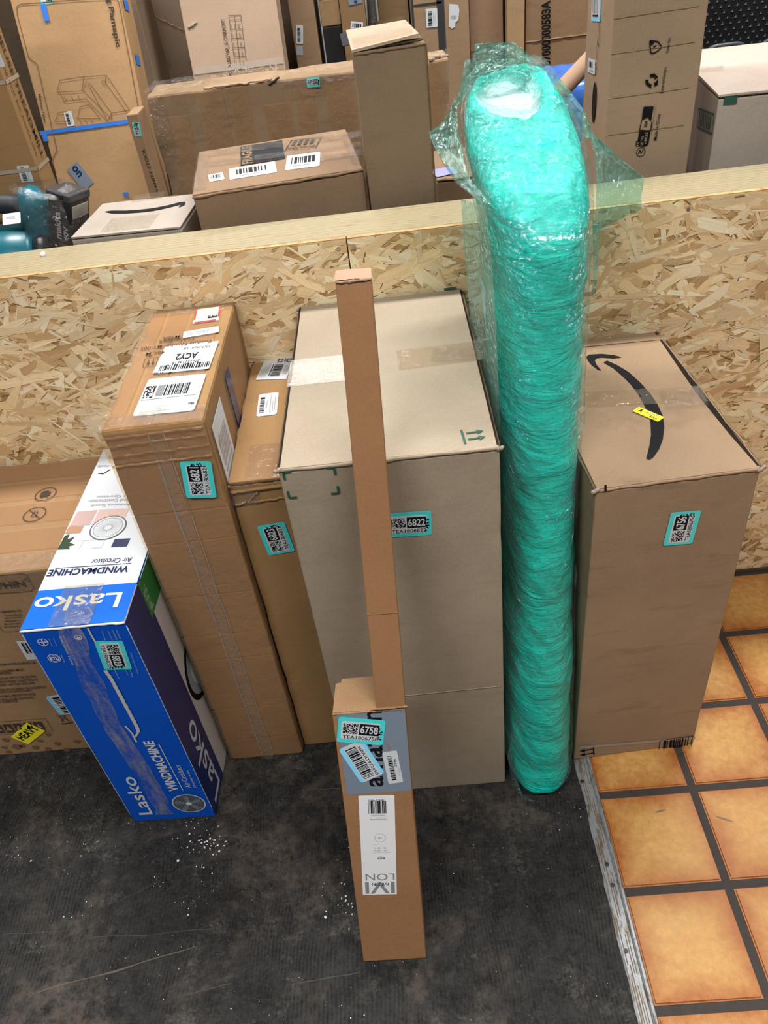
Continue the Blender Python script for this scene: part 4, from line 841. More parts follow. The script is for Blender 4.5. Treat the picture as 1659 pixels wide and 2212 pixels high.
a = Art(); fr = O.frame('front', z5(160, 2024), z5(266, 1946), z5(120, 1982)); a.text(fr, 'HEAVY', INK, lift=0.0022, bold=0.03); a.flush(hs, 'lettering')
for ll, lr, ul, sd, e_ in [((200, 1488), (310, 1478), (105, 1362), 3, None)]:
    fr = O.frame('front', z5(182, 1490), z5(300, 1480), z5(105, 1368)); p = plate('barcode_label', fr, WHITE, lift=0.0012); a = Art(); a.bars(fr, 0.2, 0.35, 0.95, 0.92, INK, 5, 26, 0.0016); a.flush(p, 'print')
fr = O.frame('front', z5(402, 1858), z5(520, 1838), z5(288, 1738)); p = plate('barcode_label', fr, SKYB, lift=0.0012, r=0.08); a = Art(); fi = fr.sub(0.2, 0, 1, 1); plate('white_panel', fi, WHITE, lift=0.0015, thick=0.0003, parent=p); a.bars(fr, 0.3, 0.08, 1, 0.92, INK, 7, 30, 0.002, False); a.flush(p, 'print')

# --- long curtain-rod carton leaning on the big box
LEAN, SIDE = 0.3155, 0.030
p0 = onZ((785, 2078), 0.0255)
RB = Box('curtain_rod_box', 'long thin brown carton leaning on the beige box, grey tape and sticker 6758', 'box', p0.x, p0.y, 0.0, 0.117, 0.080, 0.55, cardboard(K_ROD, wear=0.15), z0=p0.z, lean=LEAN, side=SIDE, seed=15, crush=0.0, amp=0.0006, bev=0.002, group='cartons in front of the partition')
tl, tr = RB.hit('front', (717, 1541)), RB.hit('front', (878, 1535))
RB.h = (tl.z+tr.z)/2; print('rod box top local', tl, tr)
bpy.data.meshes.remove(RB.body.data); RB.body = bevel(obj('body', carton_mesh('body', RB.w, RB.d, RB.h, 15, 0.0006), RB.mat, RB.e), 0.002)
sb = [RB.hit('front', q) for q in ((812, 1535), (877, 1535), (725, 611), (802, 609))]; print('stick', sb)
x0, x1 = sb[0].x, sb[1].x; zt = sb[2].z; xt0, xt1 = sb[2].x, sb[3].x
# thin upper carton, square in section, slightly skewed as in the photo
mw = (x1-x0+xt1-xt0)/2; cb, ct = (x0+x1)/2, (xt0+xt1)/2; V = []; F = []; n = 40; dep = 0.046
for i in range(n+1):
    t = i/n; c_ = cb+(ct-cb)*t; zz = RB.h+0.002+(zt-RB.h-0.002)*t; o_ = 0.0006*noise.noise(Vector((t*9, 2, 0)))
    V += [(c_-mw/2+o_, 0.001, zz), (c_+mw/2+o_, 0.001, zz), (c_+mw/2+o_, dep, zz), (c_-mw/2+o_, dep, zz)]
for i in range(n):
    for k in range(4): a0 = i*4+k; b0 = i*4+(k+1) % 4; F.append((a0, b0, b0+4, a0+4))
F += [(3, 2, 1, 0), (n*4, n*4+1, n*4+2, n*4+3)]
bevel(obj('upper_carton', mesh('upper_carton', V, F), RB.mat, RB.e), 0.0018)
PEACH = cardboard((0.36, 0.235, 0.16), wear=0.1)
fr = Frame(Vector((ct-mw/2-0.001, -0.001, zt+0.0004)), Vector((ct+mw/2, -0.001, zt+0.0004)), Vector((ct-mw/2-0.001, dep+0.001, zt+0.010)), Vector((0, 0, 1)), RB.e)
patch('end_flap', fr, PEACH, 14, 10, 0.0025, 0.0005, 4); crease(RB.e, (ct-mw/2, 0.0, zt), (ct+mw/2, 0.0, zt+0.001), 0.0022, PEACH, 3, 'end_fold', 0.0012)
zc = RB.hit('front', (835, 1325)).z; crease(RB.e, (cb-mw/2+(ct-cb)*(zc-RB.h)/(zt-RB.h), 0.0, zc), (cb+mw/2+(ct-cb)*(zc-RB.h)/(zt-RB.h), 0.0, zc), 0.0008, RB.mat, 5, 'score_line', 0.0003)
# open flap behind the left half, raw edges where the lower carton was cut
FL = cardboard((0.31, 0.19, 0.10), wear=0.1)
fr = Frame(Vector((0.001, 0.001, RB.h)), Vector((x0+0.004, 0.001, RB.h)), Vector((0.001, RB.d, RB.h+0.012)), Vector((0, -0.15, 1)).normalized(), RB.e)
pl = [(0.0, 0.0), (1.0, 0.0), (1.0, 1.0), (0.16, 0.97), (0.15, 0.86), (0.03, 0.84)]; plate('top_flap', fr, FL, outline=pl, lift=0.003, thick=0.003)
crease(RB.e, (0.0, 0.0, RB.h), (x0, 0.0, RB.h+0.001), 0.002, FL, 7, 'perforated_edge', 0.0006); crease(RB.e, (x0-0.002, 0.001, RB.h+0.004), (x1+0.002, 0.001, RB.h+0.005), 0.0022, FL, 8, 'lower_fold', 0.001)
crease(RB.e, (x0, -0.0005, RB.h+0.001), (x1-0.006, -0.0005, RB.h), 0.0016, DARKGAP, 9, 'slot_shade', 0.001)  # dark tube put in for the shaded gap under the upper carton
# grey vinyl, stickers, white product label
zr = lambda x, y: (700+x*0.1386, 1440+y*0.1386)
fr = RB.frame('front', zr(310, 2000), zr(1350, 1985), zr(195, 715)); fr = RB.frame('front', (742, 1717), (888, 1713), (722, 1541))
fr.W = RB.w-fr.o.x-0.0005; fr.ex = Vector((1, 0, 0)); fr.ey = Vector((0, 0, 1)); fr.o.x = 0.007; fr.W = RB.w-0.0075
gt = plate('grey_vinyl_tape', fr, SLATE, lift=0.0008, r=0.03); a = Art()
fa = RB.frame('front', zr(930, 1860), zr(905, 800), zr(705, 1850)); a.text(fa, 'amazon', INK, 0, 0, 1.12, 1, 0.0011, 0.02)
fa = RB.frame('front', zr(940, 1200), zr(1010, 1310), zr(990, 1160)); a.path(fa, [(0, 0.2), (0.4, 0.6), (0.7, 0.5), (1, 0)], 0.002, plain('rust_ink', (0.30, 0.13, 0.08), 0.5), 0.0011); a.flush(gt, 'print')
fr = RB.frame('front', zr(590, 1795), zr(940, 1650), zr(230, 1300)); 
fr = RB.frame('front', zr(590, 1805), zr(225, 1300), zr(945, 1660)); fr = Frame(RB.hit('front', zr(225, 1290)), RB.hit('front', zr(580, 1810)), RB.hit('front', zr(600, 1130)), Vector((0, -1, 0)), RB.e)
p = plate('barcode_sticker', fr, SKYB, lift=0.0014, r=0.1); p['label'] = 'blue-edged white barcode sticker'; plate('white_panel', fr, WHITE, outline=[(0, 0.16), (1, 0.16), (1, 0.86), (0, 0.86)], lift=0.0017, thick=0.0003, parent=p)
a = Art(); a.bars(fr, 0.08, 0.20, 0.96, 0.62, INK, 9, 62, 0.002); a.text(fr, 'tsBAXT972450', INK, 0.12, 0.68, 0.95, 0.80, 0.002, 0.01); a.flush(p, 'print')
fr = Frame(RB.hit('front', zr(1235, 1790)), RB.hit('front', zr(1135, 1300)), RB.hit('front', zr(1005, 1815)), Vector((0, -1, 0)), RB.e)
p = plate('barcode_sticker', fr, WHITE, lift=0.0014, r=0.12); p['label'] = 'white barcode sticker reading 2296'; a = Art(); a.bars(fr, 0.10, 0.42, 0.9, 0.72, INK, 10, 50, 0.0018); a.text(fr, '2296', INK, 0.52, 0.20, 0.76, 0.34, 0.0018, 0.01); a.text(fr, 'LPN 0 NN000', GREY, 0.2, 0.1, 0.5, 0.16, 0.0018); a.flush(p, 'print')
tea_sticker(RB, 'front', (727, 1601), (827, 1609), (730, 1547), '6758', 58, up=0.0010)
zi = lambda x, y: (690+x*0.303, 1440+y*0.303)
fr = Frame(RB.hit('front', zi(605, 1620)), RB.hit('front', zi(368, 1634)), RB.hit('front', zi(530, 920)), Vector((0, -1, 0)), RB.e)
fr = Frame(RB.hit('front', zi(535, 915)), RB.hit('front', zi(278, 920)), RB.hit('front', zi(606, 1620)), Vector((0, -1, 0)), RB.e)
p = plate('product_label', fr, plain('cream_label', (0.74, 0.755, 0.78), 0.4, 0.5, 0.03), lift=0.0007); p['label'] = 'long white product label printed upside down'
a = Art(); a.bars(fr, 0.24, 0.05, 0.76, 0.17, INK, 11, 46); a.text(fr, '784672 40423', INK, 0.28, 0.035, 0.74, 0.05); a.text(fr, 'ITEM # 30352', GREY, 0.28, 0.18, 0.68, 0.195)
a.text(fr, '270-ROBLA-40-86', GREY, 0.24, 0.22, 0.70, 0.235); a.line(fr, (0.22, 0.21), (0.70, 0.21), 0.0004, GREY); a.ring(fr, (0.44, 0.41), 0.0095, 0.0005, GREY); a.text(fr, '1 1/8"', GREY, 0.37, 0.40, 0.50, 0.42)
a.text(fr, '48 - 86 in', GREY, 0.26, 0.505, 0.62, 0.52); a.text(fr, '120 - 220 cm', GREY, 0.24, 0.53, 0.64, 0.545); a.text(fr, 'FINISH', GREY, 0.38, 0.59, 0.50, 0.597); a.text(fr, 'BLACK', INK, 0.32, 0.61, 0.54, 0.626, bold=0.02)
a.line(fr, (0.20, 0.475), (0.68, 0.475), 0.0004, GREY); a.line(fr, (0.16, 0.56), (0.68, 0.56), 0.0004, GREY)
MG = plain('mid_grey_ink', (0.22, 0.225, 0.235), 0.5); a.text(fr, 'LON', MG, 0.06, 0.775, 0.90, 0.845); a.text(fr, 'IVI', MG, 0.06, 0.86, 0.92, 0.985, bold=0.01); a.text(fr, 'IVILON', INK, 0.24, 0.87, 0.72, 0.90, 0.0016); a.flush(p, 'print')

# ------------------------------------------------------------------ green wrapped roll
def film_material(name, tint, base, colour, rough=0.12, wr=1.0, scale=70, gloss=1.3):
    g = G(name); c = g.coord(); w1 = g.noise(g.mapping(c, (1, 1, 2.2), (0.25, 0.15, 0)), scale, 4, 0.65, 1.0); w2 = g.noise(c, scale*0.3, 3, 0.6, 0.7); vo = g.voronoi(g.mapping(c, (1, 1, 1.2)), scale*0.8, 'F1')
    n = g.bump(w2, wr*0.8, 0.03); n = g.bump(w1, wr, 0.014, n); n = g.bump(vo, wr, 0.008, n)
    fr_ = g.n('ShaderNodeFresnel'); fr_.inputs['IOR'].default_value = 1.5; g.put(fr_.inputs['Normal'], n)
    tr = g.n('ShaderNodeBsdfTransparent'); tr.inputs[0].default_value = (*tint, 1); df = g.pbsdf(colour, 0.35, n)
    a = g.n('ShaderNodeMixShader'); a.inputs[0].default_value = base; g.nt.links.new(tr.outputs[0], a.inputs[1]); g.nt.links.new(df, a.inputs[2])
    gl = g.n('ShaderNodeBsdfGlossy'); gl.inputs['Roughness'].default_value = rough; g.put(gl.inputs['Normal'], n); b = g.n('ShaderNodeMixShader')
    g.put(b.inputs[0], g.math('MULTIPLY_ADD', fr_.outputs[0], gloss*0.15, 0.06*gloss, clamp=True)); g.nt.links.new(a.outputs[0], b.inputs[1]); g.nt.links.new(gl.outputs[0], b.inputs[2]); return g.done(b.outputs[0])
def roll_material():
    g = G('teal_wrapped_foam'); c = g.coord(); at = g.n('ShaderNodeVertexColor', layer_name='foam').outputs[0]
    big = g.noise(g.mapping(c, (7, 7, 11), (0.3, 0.2, 0)), 1.0, 6, 0.62, 0.8); fold = g.noise(g.mapping(c, (8, 8, 34), (0.28, 0.12, 0)), 1.0, 5, 0.6, 0.8); fine = g.noise(g.mapping(c, (60, 60, 190), (0.4, 0.2, 0)), 1.0, 4, 0.65, 0.5)
    col = g.mix(g.ramp(big, (0.32, 0), (0.68, 1)), (0.0, 0.48, 0.40), (0.0, 0.63, 0.535)); col = g.mix(g.ramp(fold, (0.50, 0), (0.66, 1)), col, (0.0, 0.74, 0.63)); col = g.mix(g.ramp(fold, (0.30, 0.5), (0.42, 0)), col, (0.0, 0.30, 0.235))  # fold shade painted in: creases coloured darker, ridges lighter
    col = g.mix(at, col, (0.60, 0.70, 0.73))
    n = g.bump(big, 0.5, 0.012); n = g.bump(fold, 0.9, 0.012, n); n = g.bump(fine, 0.35, 0.0015, n)
    k1 = g.noise(g.mapping(c, (1, 1, 2.0), (0.3, 0.2, 0)), 110, 4, 0.7, 1.2); k2 = g.voronoi(g.mapping(c, (1, 1, 1.6)), 90)
    cn = g.bump(k1, 1.0, 0.012, n); cn = g.bump(k2, 1.0, 0.010, cn)
    sh = g.pbsdf(col, 0.34, n, spec=0.15, coat=0.7, coat_rough=0.07); pb = sh.node; g.put(pb.inputs['Coat Normal'], cn)
    return g.done(sh)
RX, RY, RK, RKX = 0.0715, 0.185, 0.175, 0.018
def zrim(yl): return 1.180+0.37*max(0.0, (yl+RY))         # the top is higher at the back
def section(th, e=2.5):
    c_, s_ = math.cos(th), math.sin(th); return (RX*math.copysign(abs(c_)**(2/e), c_), RY*math.copysign(abs(s_)**(2/2.6), s_))
def fl(z_, x, y):
    k = max(0.0, min(1.0, (z_-1.08)/0.14)); b_ = max(0.0, min(1.0, 0.5+y/RY*0.6)); return 1.0+(0.42*k*b_ if x < 0 else 0.06*k)
def roll_mesh(name, off=0.0, wr=0.004, NS=120, NZ=190, NC=46, seed=0, e=2.5, zlow=0.0, top_off=0.0, fold=0.0):
    V = []; F = []; foam = []; sv = Vector((seed, seed*2, seed*3))
    for i in range(NZ+1):
        t = i/NZ
        for k in range(NS):
            th = 2*math.pi*k/NS; x, y = section(th, e); z_ = zlow+t*(zrim(y)-0.05-zlow)
            r_ = 1.0; zz = z_
            if t < 0.04: r_ = 0.80+0.20*math.sin(math.pi/2*t/0.04)
            p = Vector((x, y, z_)); nrm = Vector((x/RX**2, y/RY**2, 0)).normalized()
            w = wr*(noise.noise(Vector((x*13, y*13, z_*30+x*40))+sv)*0.9+0.8*noise.noise(p*9+sv)+0.35*noise.noise(p*60+sv))
            if fold: w += fold*abs(noise.noise(Vector((th*9, 3, z_*2.2))+sv))+fold*0.4*noise.noise(Vector((th*30, 5, z_*5)))
            if zlow < 0.01 and t < 0.10: w += 0.002*(1-t/0.10)
            bulge = 1.0-0.06*math.exp(-((z_-0.62)/0.2)**2)+0.035*max(0, (z_-0.85)/0.35)
            q = Vector((x*r_*bulge, y*r_, 0))+nrm*(w+off); V.append((0.2005+q.x*fl(z_, x, y)+RKX*z_, 1.072+q.y+RK*z_, max(0.001, zz))); foam.append(0)
    base = len(V)-NS
    for i in range(1, NC+1):
        s_ = i/NC; 
        for k in range(NS):
            th = 2*math.pi*k/NS; x, y = section(th, e); sh = math.cos(s_*math.pi/2)**0.75 if s_ < 1 else 0.0
            x2, y2 = x*sh, y*sh+0.02*(1-sh); zr_ = zrim(y2)
            dome = 0.05*math.sin(min(1, s_*1.35)*math.pi/2)
            z_ = zr_-0.05+dome
            # hollow where the foam end shows
            d2 = ((x2+0.012)/0.040)**2+((y2-0.085)/0.072)**2; wob = 0.25*noise.noise(Vector((x2*40, y2*40, 1)))
            fm = max(0, min(1, (1.0+wob-d2)*3.0)); z_ -= 0.016*fm
            ridge = math.exp(-((math.sqrt(max(0, d2))-1.25)/0.35)**2); z_ += 0.012*ridge
            w = wr*1.5*(noise.noise(Vector((x2*34, y2*34, 7))+sv)+0.6*noise.noise(Vector((x2*80, y2*80, 3))+sv))
            bulge = 1.0+0.035*(z_-0.85)/0.35
            V.append((0.2005+(x2*bulge*fl(z_, x, y))+RKX*z_+(off if x2 > 0 else -off)*sh, 1.072+y2+RK*z_+(off*math.sin(th))*sh, z_+w+top_off)); foam.append(fm)
    n = len(V)//NS
    for i in range(n-1):
        for k in range(NS): k2 = (k+1) % NS; F.append((i*NS+k, i*NS+k2, (i+1)*NS+k2, (i+1)*NS+k))
    if zlow < 0.01: F.append(tuple(range(NS))[::-1])
    me = mesh(name, V, F); ca_ = me.color_attributes.new('foam', 'FLOAT_COLOR', 'POINT'); ca_.data.foreach_set('color', [c for f_ in foam for c in (f_, f_, f_, 1.0)]); return me
roll = thing('wrapped_roll', 'tall teal plastic-wrapped foam roll leaning between two cartons', 'roll', Matrix())
obj('foam_roll', roll_mesh('foam_roll'), roll_material(), roll, True)
FILM = film_material('crinkled_clear_film', (0.93, 1.0, 0.985), 0.015, (0.35, 0.75, 0.68), 0.06, 1.0, 120, 1.3)
FILM2 = film_material('loose_teal_film', (0.58, 0.97, 0.91), 0.24, (0.16, 0.66, 0.58), 0.08, 1.0, 90, 1.8)
obj('outer_film', roll_mesh('outer_film', 0.003, 0.003, 140, 150, 50, 5, 3.4, 0.02, 0.014, 0.003), FILM, roll, True)
def sheet(name, A_, B_, nu=30, nv=14, amp=0.006, seed=1, mat=None, parent=None):
    """a loose crumpled sheet spanning two rails of (pixel, pixel, depth) points"""
    def rail(P, t):
        s_ = t*(len(P)-1); i = min(int(s_), len(P)-2); a_, b_ = P[i], P[i+1]; k = s_-i
        return onY((a_[0], a_[1]), a_[2]).lerp(onY((b_[0], b_[1]), b_[2]), k)
    V = []; F = []
    for j in range(nv+1):
        for i in range(nu+1):
            u, v = i/nu, j/nv; p = rail(A_, u).lerp(rail(B_, u), v); q = Vector((u*4, v*2.5, seed*3.3))
            d = Vector((0, -1, 0.35))*amp*(noise.noise(q*1.6)*1.4+noise.noise(q*4)*0.7+noise.noise(q*9)*0.35); V.append(p+d*min(1, v*3+0.2))
    for j in range(nv):
        for i in range(nu): a_ = j*(nu+1)+i; F.append((a_, a_+1, a_+nu+2, a_+nu+1))
    return obj(name, mesh(name, V, F), mat, parent, True)
sheet('film_flap', [(985, 200, 1.36), (990, 290, 1.34), (1010, 380, 1.26), (1060, 440, 1.17)], [(963, 262, 1.36), (926, 285, 1.34), (932, 308, 1.30), (985, 395, 1.24), (1040, 440, 1.18)], 44, 20, 0.012, 2, FILM2, roll)
sheet('film_flap', [(1262, 250, 1.36), (1284, 330, 1.30), (1288, 410, 1.24), (1284, 500, 1.19)], [(1290, 318, 1.38), (1338, 338, 1.40), (1392, 384, 1.42), (1384, 452, 1.42), (1340, 474, 1.38), (1292, 500, 1.24)], 48, 24, 0.012, 3, FILM2, roll)
sheet('film_flap', [(985, 235, 1.40), (1030, 185, 1.42), (1100, 175, 1.42), (1180, 235, 1.39), (1240, 300, 1.34)], [(1004, 128, 1.42), (1024, 128, 1.43), (1026, 94, 1.44), (1110, 90, 1.45), (1178, 142, 1.43), (1222, 180, 1.42), (1264, 244, 1.38), (1284, 300, 1.36)], 60, 18, 0.009, 4, FILM2, roll)
sheet('film_flap', [(1050, 445, 1.115), (1062, 560, 1.10), (1074, 760, 1.06), (1082, 960, 1.03)], [(996, 430, 1.42), (1004, 560, 1.40), (1022, 760, 1.33), (1062, 960, 1.18)], 40, 16, 0.004, 6, FILM2, roll)
sheet('film_flap', [(1281, 470, 1.19), (1283, 560, 1.17), (1280, 640, 1.15)], [(1296, 490, 1.22), (1293, 560, 1.20), (1284, 650, 1.16)], 16, 6, 0.003, 7, FILM2, roll)
sheet('film_flap', [(1104, 1600, 0.95), (1108, 1660, 0.93), (1130, 1720, 0.905), (1170, 1738, 0.892)], [(1096, 1634, 0.96), (1104, 1690, 0.945), (1128, 1732, 0.905), (1170, 1745, 0.884)], 20, 5, 0.002, 8, FILM2, roll)
p1, p2, p3, p4 = [onY(q, y) for q, y in (((1040, 640), 1.27), ((1048, 700), 1.22), ((1047, 625), 1.25), ((1036, 600), 1.29))]
obj('paper_insert', mesh('paper_insert', [p1, p2, p3, p4]+[v+Vector((0.001, 0, 0)) for v in (p1, p2, p3, p4)], [(0, 1, 2, 3), (7, 6, 5, 4), (0, 4, 5, 1), (1, 5, 6, 2), (2, 6, 7, 3)]), WHITE, roll)

# ------------------------------------------------------------------ the stock behind the partition
GB = 'cartons behind the partition'
def bbox(label, x, y, w, d, h, col=K_BACK, name='cardboard_box', wear=0.5, seed=1, **kw):
    return Box(name, label, 'box', x, y, kw.pop('yaw', 0.0), w, d, h, cardboard(col, wear=wear), seed=seed, group=GB, **kw)
# hidden stand for the blower and the small pale box
ST = bbox('plain brown carton under the teal blower and the pale box', -1.28, 1.675, 0.78, 0.354, 0.808, K_KRAFT, seed=61)
# small pale box with a thin curved arrow
P_ = bbox('small pale carton with thin curved arrow, next to the blower', -0.718, 1.745, 0.254, 0.225, 0.2155, K_PALE, seed=62, z0=0.809, yaw=-0.06, wear=0.2, top_gap=True)
z1 = lambda x, y: (x*0.3014, y*0.3014); z2 = lambda x, y: (380+x*0.3014, y*0.3014); z3 = lambda x, y: (840+x*0.3014, y*0.3014); z4 = lambda x, y: (1200+x*0.2767, y*0.2767)
a = Art(); pts = [(748, 1520), (800, 1512), (900, 1512), (1000, 1506), (1100, 1495), (1200, 1475), (1290, 1452), (1250, 1462), (1330, 1448), (1325, 1470), (1280, 1490), (1300, 1466), (1200, 1492), (1100, 1512), (1000, 1524), (900, 1530), (800, 1530)]
Pp = P_.poly('top', [z1(*q) for q in pts]); b = bmesh.new(); b.faces.new([b.verts.new(q+Vector((0, 0, 0.0012))) for q in Pp]); bmesh.ops.triangulate(b, faces=b.faces[:]); b.verts.index_update()
a.add(INK, [v.co.copy() for v in b.verts], [tuple(v.index for v in fc.verts) for fc in b.faces]); b.free(); a.flush(P_.e, 'printed_mark')
fr = P_.frame('top', z1(715, 1670), z1(1070, 1635), z1(775, 1570)); patch('tape_strip', fr, TAPEW, 16, 8, 0.0012, 0.0008, 3)
fr = P_.frame('top', z1(935, 1452), z1(1160, 1425), z1(960, 1405)); patch('tape_strip', fr, TAPEW, 16, 8, 0.002, 0.0008, 4)
crease(P_.e, (0.0, P_.d, P_.h-0.002), (P_.w, P_.d, P_.h-0.002), 0.003, DARKGAP, 3, 'raw_edge', 0.002); patch('black_tape', P_.mframe('right', 0.02, 0.0, 0.12, 0.15), BLACKP, 6, 6, 0.0008, 0.0006, 4)
# wide low carton with FRAGILE print and labels on its lid
FRG = bbox('wide carton with taped lid, black FRAGILE print and white labels', -0.421, 1.720, 0.370, 0.350, 1.090, K_TAN, seed=63, yaw=0.120, crush=0.003, top_gap=True)
crease(FRG.e, (0, 0, FRG.h-0.006), (FRG.w, 0, FRG.h-0.004), 0.0035, FRG.mat, 12, 'edge_fold', 0.003)
pk = plate('black_print_block', FRG.frame('top', z2(640, 1160), z2(655, 1030), z2(460, 1185)), INK, lift=0.0008)
fr = FRG.frame('top', z2(465, 1190), z2(785, 1140), z2(490, 1050)); bpy.data.objects.remove(pk); pk = plate('black_print_block', fr, INK, lift=0.0009)
fr2 = FRG.frame('top', z2(780, 1085), z2(1000, 1065), z2(785, 1010)); a = Art(); a.path(fr2, [(0, 0), (1, 0), (1, 1), (0, 1), (0, 0)], 0.003, GREYINK); a.text(fr2, 'HANDLE WITH CARE', GREYINK, 0.05, 0.1, 0.95, 0.35, bold=0.02)
for k in range(4): a.rect(fr2, 0.1+0.2*k, 0.45, 0.22+0.2*k, 0.9, GREYINK)
a.flush(FRG.e, 'printed_text')
a = Art(); ff = FRG.frame('top', z2(520, 1190), z2(560, 1050), z2(490, 1190)); ft = Frame(fr.p(0.30, 0.0), fr.p(0.30, 1.0), fr.p(0.0, 0.0), Vector((0, 0, 1)), FRG.e); a.text(ft, 'FRAGILE', FRG.mat, 0.04, 0.1, 0.96, 0.9, 0.0013, 0.03); a.flush(pk, 'lettering')
for i, (ll, lr, ul) in enumerate([((385, 1290), (725, 1235), (420, 1205)), ((782, 1222), (1030, 1190), (790, 1120)), ((243, 1305), (350, 1285), (262, 1250))]):
    p, q = ship_label(FRG, 'top', z2(*ll), z2(*lr), z2(*ul), 70+i, 'tiny')
for i, (ll, lr, ul) in enumerate([((190, 1208), (1330, 1055), (200, 1170)), ((235, 1130), (1330, 985), (250, 1085)), ((1040, 1160), (1355, 1120), (1040, 1115))]):
    fr = FRG.frame('top', z2(*ll), z2(*lr), z2(*ul)); patch('tape_strip', fr, TAPEW, 60, 6, 0.0022, 0.0012, 80+i)
patch('tape_strip', FRG.mframe('top', 0.0, 0.02, 0.03, 0.33), TAPEW, 6, 30, 0.003, 0.0012, 84); patch('tape_strip', FRG.mframe('top', FRG.w-0.02, 0.03, FRG.w, 0.3), TAPEW, 6, 30, 0.003, 0.0012, 85)
# tall carton with a lifted lid
TB = bbox('tall narrow carton with lifted lid standing right behind the lumber cap', -0.0455, 1.735, 0.141, 0.165, 1.312, (0.200, 0.140, 0.090), seed=64, yaw=0.05, wear=0.2)
V = [(-0.003, -0.002, TB.h+0.004), (TB.w-0.012, -0.004, TB.h+0.017), (TB.w-0.022, TB.d, TB.h+0.020), (-0.006, TB.d, TB.h+0.016)]; V = [Vector(v) for v in V]
lid = obj('lid', mesh('lid', V+[v-Vector((0, 0, 0.005)) for v in V], [(0, 1, 2, 3), (7, 6, 5, 4), (0, 4, 5, 1), (1, 5, 6, 2), (2, 6, 7, 3), (3, 7, 4, 0)]), cardboard((0.343, 0.257, 0.185), wear=0.2), TB.e)
fr = Frame(V[0]+Vector((0.004, 0.01, 0)), V[1]+Vector((-0.01, 0.01, 0)), V[0].lerp(V[3], 0.55), Vector((0, 0, 1)), TB.e); patch('tape_strip', fr, TAPEW, 20, 6, 0.002, 0.001, 3)
crease(TB.e, (0.004, 0.004, TB.h+0.001), (TB.w-0.004, 0.004, TB.h+0.006), 0.0035, DARKGAP, 5, 'raw_edge', 0.0008); crease(TB.e, (0, 0, TB.h-0.004), (TB.w, 0, TB.h-0.002), 0.0035, TB.mat, 6, 'edge_fold', 0.001)
crease(TB.e, (TB.w+0.001, 0.001, TB.h), (TB.w+0.001, 0.001, 0.8), 0.002, DARKGAP, 7, 'raw_edge', 0.0006, 40)
# very large taped carton lying on its long side
W_ = bbox('long battered carton covered in crinkled tape with a torn top edge', -0.618, 2.285, 0.800, 0.145, 1.187, (0.264, 0.182, 0.112), seed=65, crush=0.008, amp=0.004, bev=0.006, wear=0.9)
for i in range(9):
    patch('tape_band', W_.mframe('front', 0.05+0.085*i, 0.75, 0.10+0.085*i+0.02*(i % 2), W_.h-0.005-0.05*(i % 3 == 0)), BTAPE, 6, 20, 0.002, 0.0005, 90+i)
patch('tape_strip', W_.mframe('top', 0.0, 0.0, 0.16, W_.d), TAPEW, 30, 14, 0.012, 0.002, 101); patch('tape_strip', W_.mframe('top', 0.34, 0.0, W_.w, 0.07), TAPEW, 60, 10, 0.009, 0.002, 102); patch('tape_strip', W_.mframe('front', 0.0, 0.7, 0.05, W_.h), TAPEW, 8, 40, 0.005, 0.002, 103)
patch('tape_strip', W_.mframe('front', 0.36, W_.h-0.02, W_.w-0.2, W_.h), TAPEW, 40, 5, 0.006, 0.001, 104)
crease(W_.e, (0.16, 0.0, W_.h), (0.34, 0.0, W_.h+0.003), 0.004, cardboard((0.363, 0.251, 0.165), wear=0.2), 11, 'torn_edge', 0.006); crease(W_.e, (W_.w-0.05, 0.0, W_.h), (W_.w, 0.03, W_.h), 0.006, cardboard((0.297, 0.224, 0.158)), 15, 'torn_corner', 0.01, 8)
crease(W_.e, (0.33, -0.002, W_.h-0.008), (0.36, -0.002, W_.h+0.004), 0.0035, plain('painted_hole_shade', (0.02, 0.015, 0.01), 0.9), 16, 'hole_shade', 0.003, 6)  # small dark tube paints the shade of a hole in the edge
tea_sticker(W_, 'front', (664, 188), (692, 186), (662, 167), '6714', 31, up=0.006)
# thin upright carton by its end
N_ = bbox('thin upright carton standing at the end of the taped carton', -0.650, 2.19, 0.030, 0.085, 1.168, K_BACK, seed=66)
tea_sticker(N_, 'front', (307, 294), (301, 264), (291, 295), '6719', 33)
a = Art(); fr = N_.frame('front', z1(1145, 1370), z1(1040, 1060), z1(1110, 1370)); a.text(fr, 'VANITY STOOL', GREYINK, 0, 0.2, 1, 0.8); a.flush(N_.e, 'printed_text')
# flat carton with a line drawing of a dressing table, leaning back
PM = bbox('flat leaning carton with line drawing of a dressing table and blue tape', -0.957, 2.124, 0.292, 0.11, 1.490, K_PAM, seed=67, lean=0.26, z0=0.029, wear=0.25)
h_ = PM.hit('front', (23, 3)).z
a = Art()
fr = Frame(PM.hit('front', z1(752, -20)), PM.hit('front', z1(822, 340)), PM.hit('front', z1(800, -25)), Vector((0, -1, 0)), PM.e); a.text(fr, 'g Pamapic', GREYINK, 0.0, 0.0, 1, 1, bold=0.03)
fr = Frame(PM.hit('front', z1(270, 675)), PM.hit('front', z1(310, 875)), PM.hit('front', z1(292, 672)), Vector((0, -1, 0)), PM.e); a.text(fr, 'Makeup Table', GREYINK, bold=0.01)
fq = PM.mframe('front', 0, 0, 1, 1); toq = lambda P: [(q.x, q.z) for q in (PM.hit('front', z1(*p)) for p in P)]
a.path(fq, toq([(300, 20), (150, 30), (120, 50), (125, 110), (205, 410), (225, 430), (265, 455), (410, 1080), (385, 1120), (375, 1160), (400, 1230)]), 0.0022, BROWNINK)
a.path(fq, toq([(300, 18), (820, -20), (850, 10), (990, 760)]), 0.0022, BROWNINK)
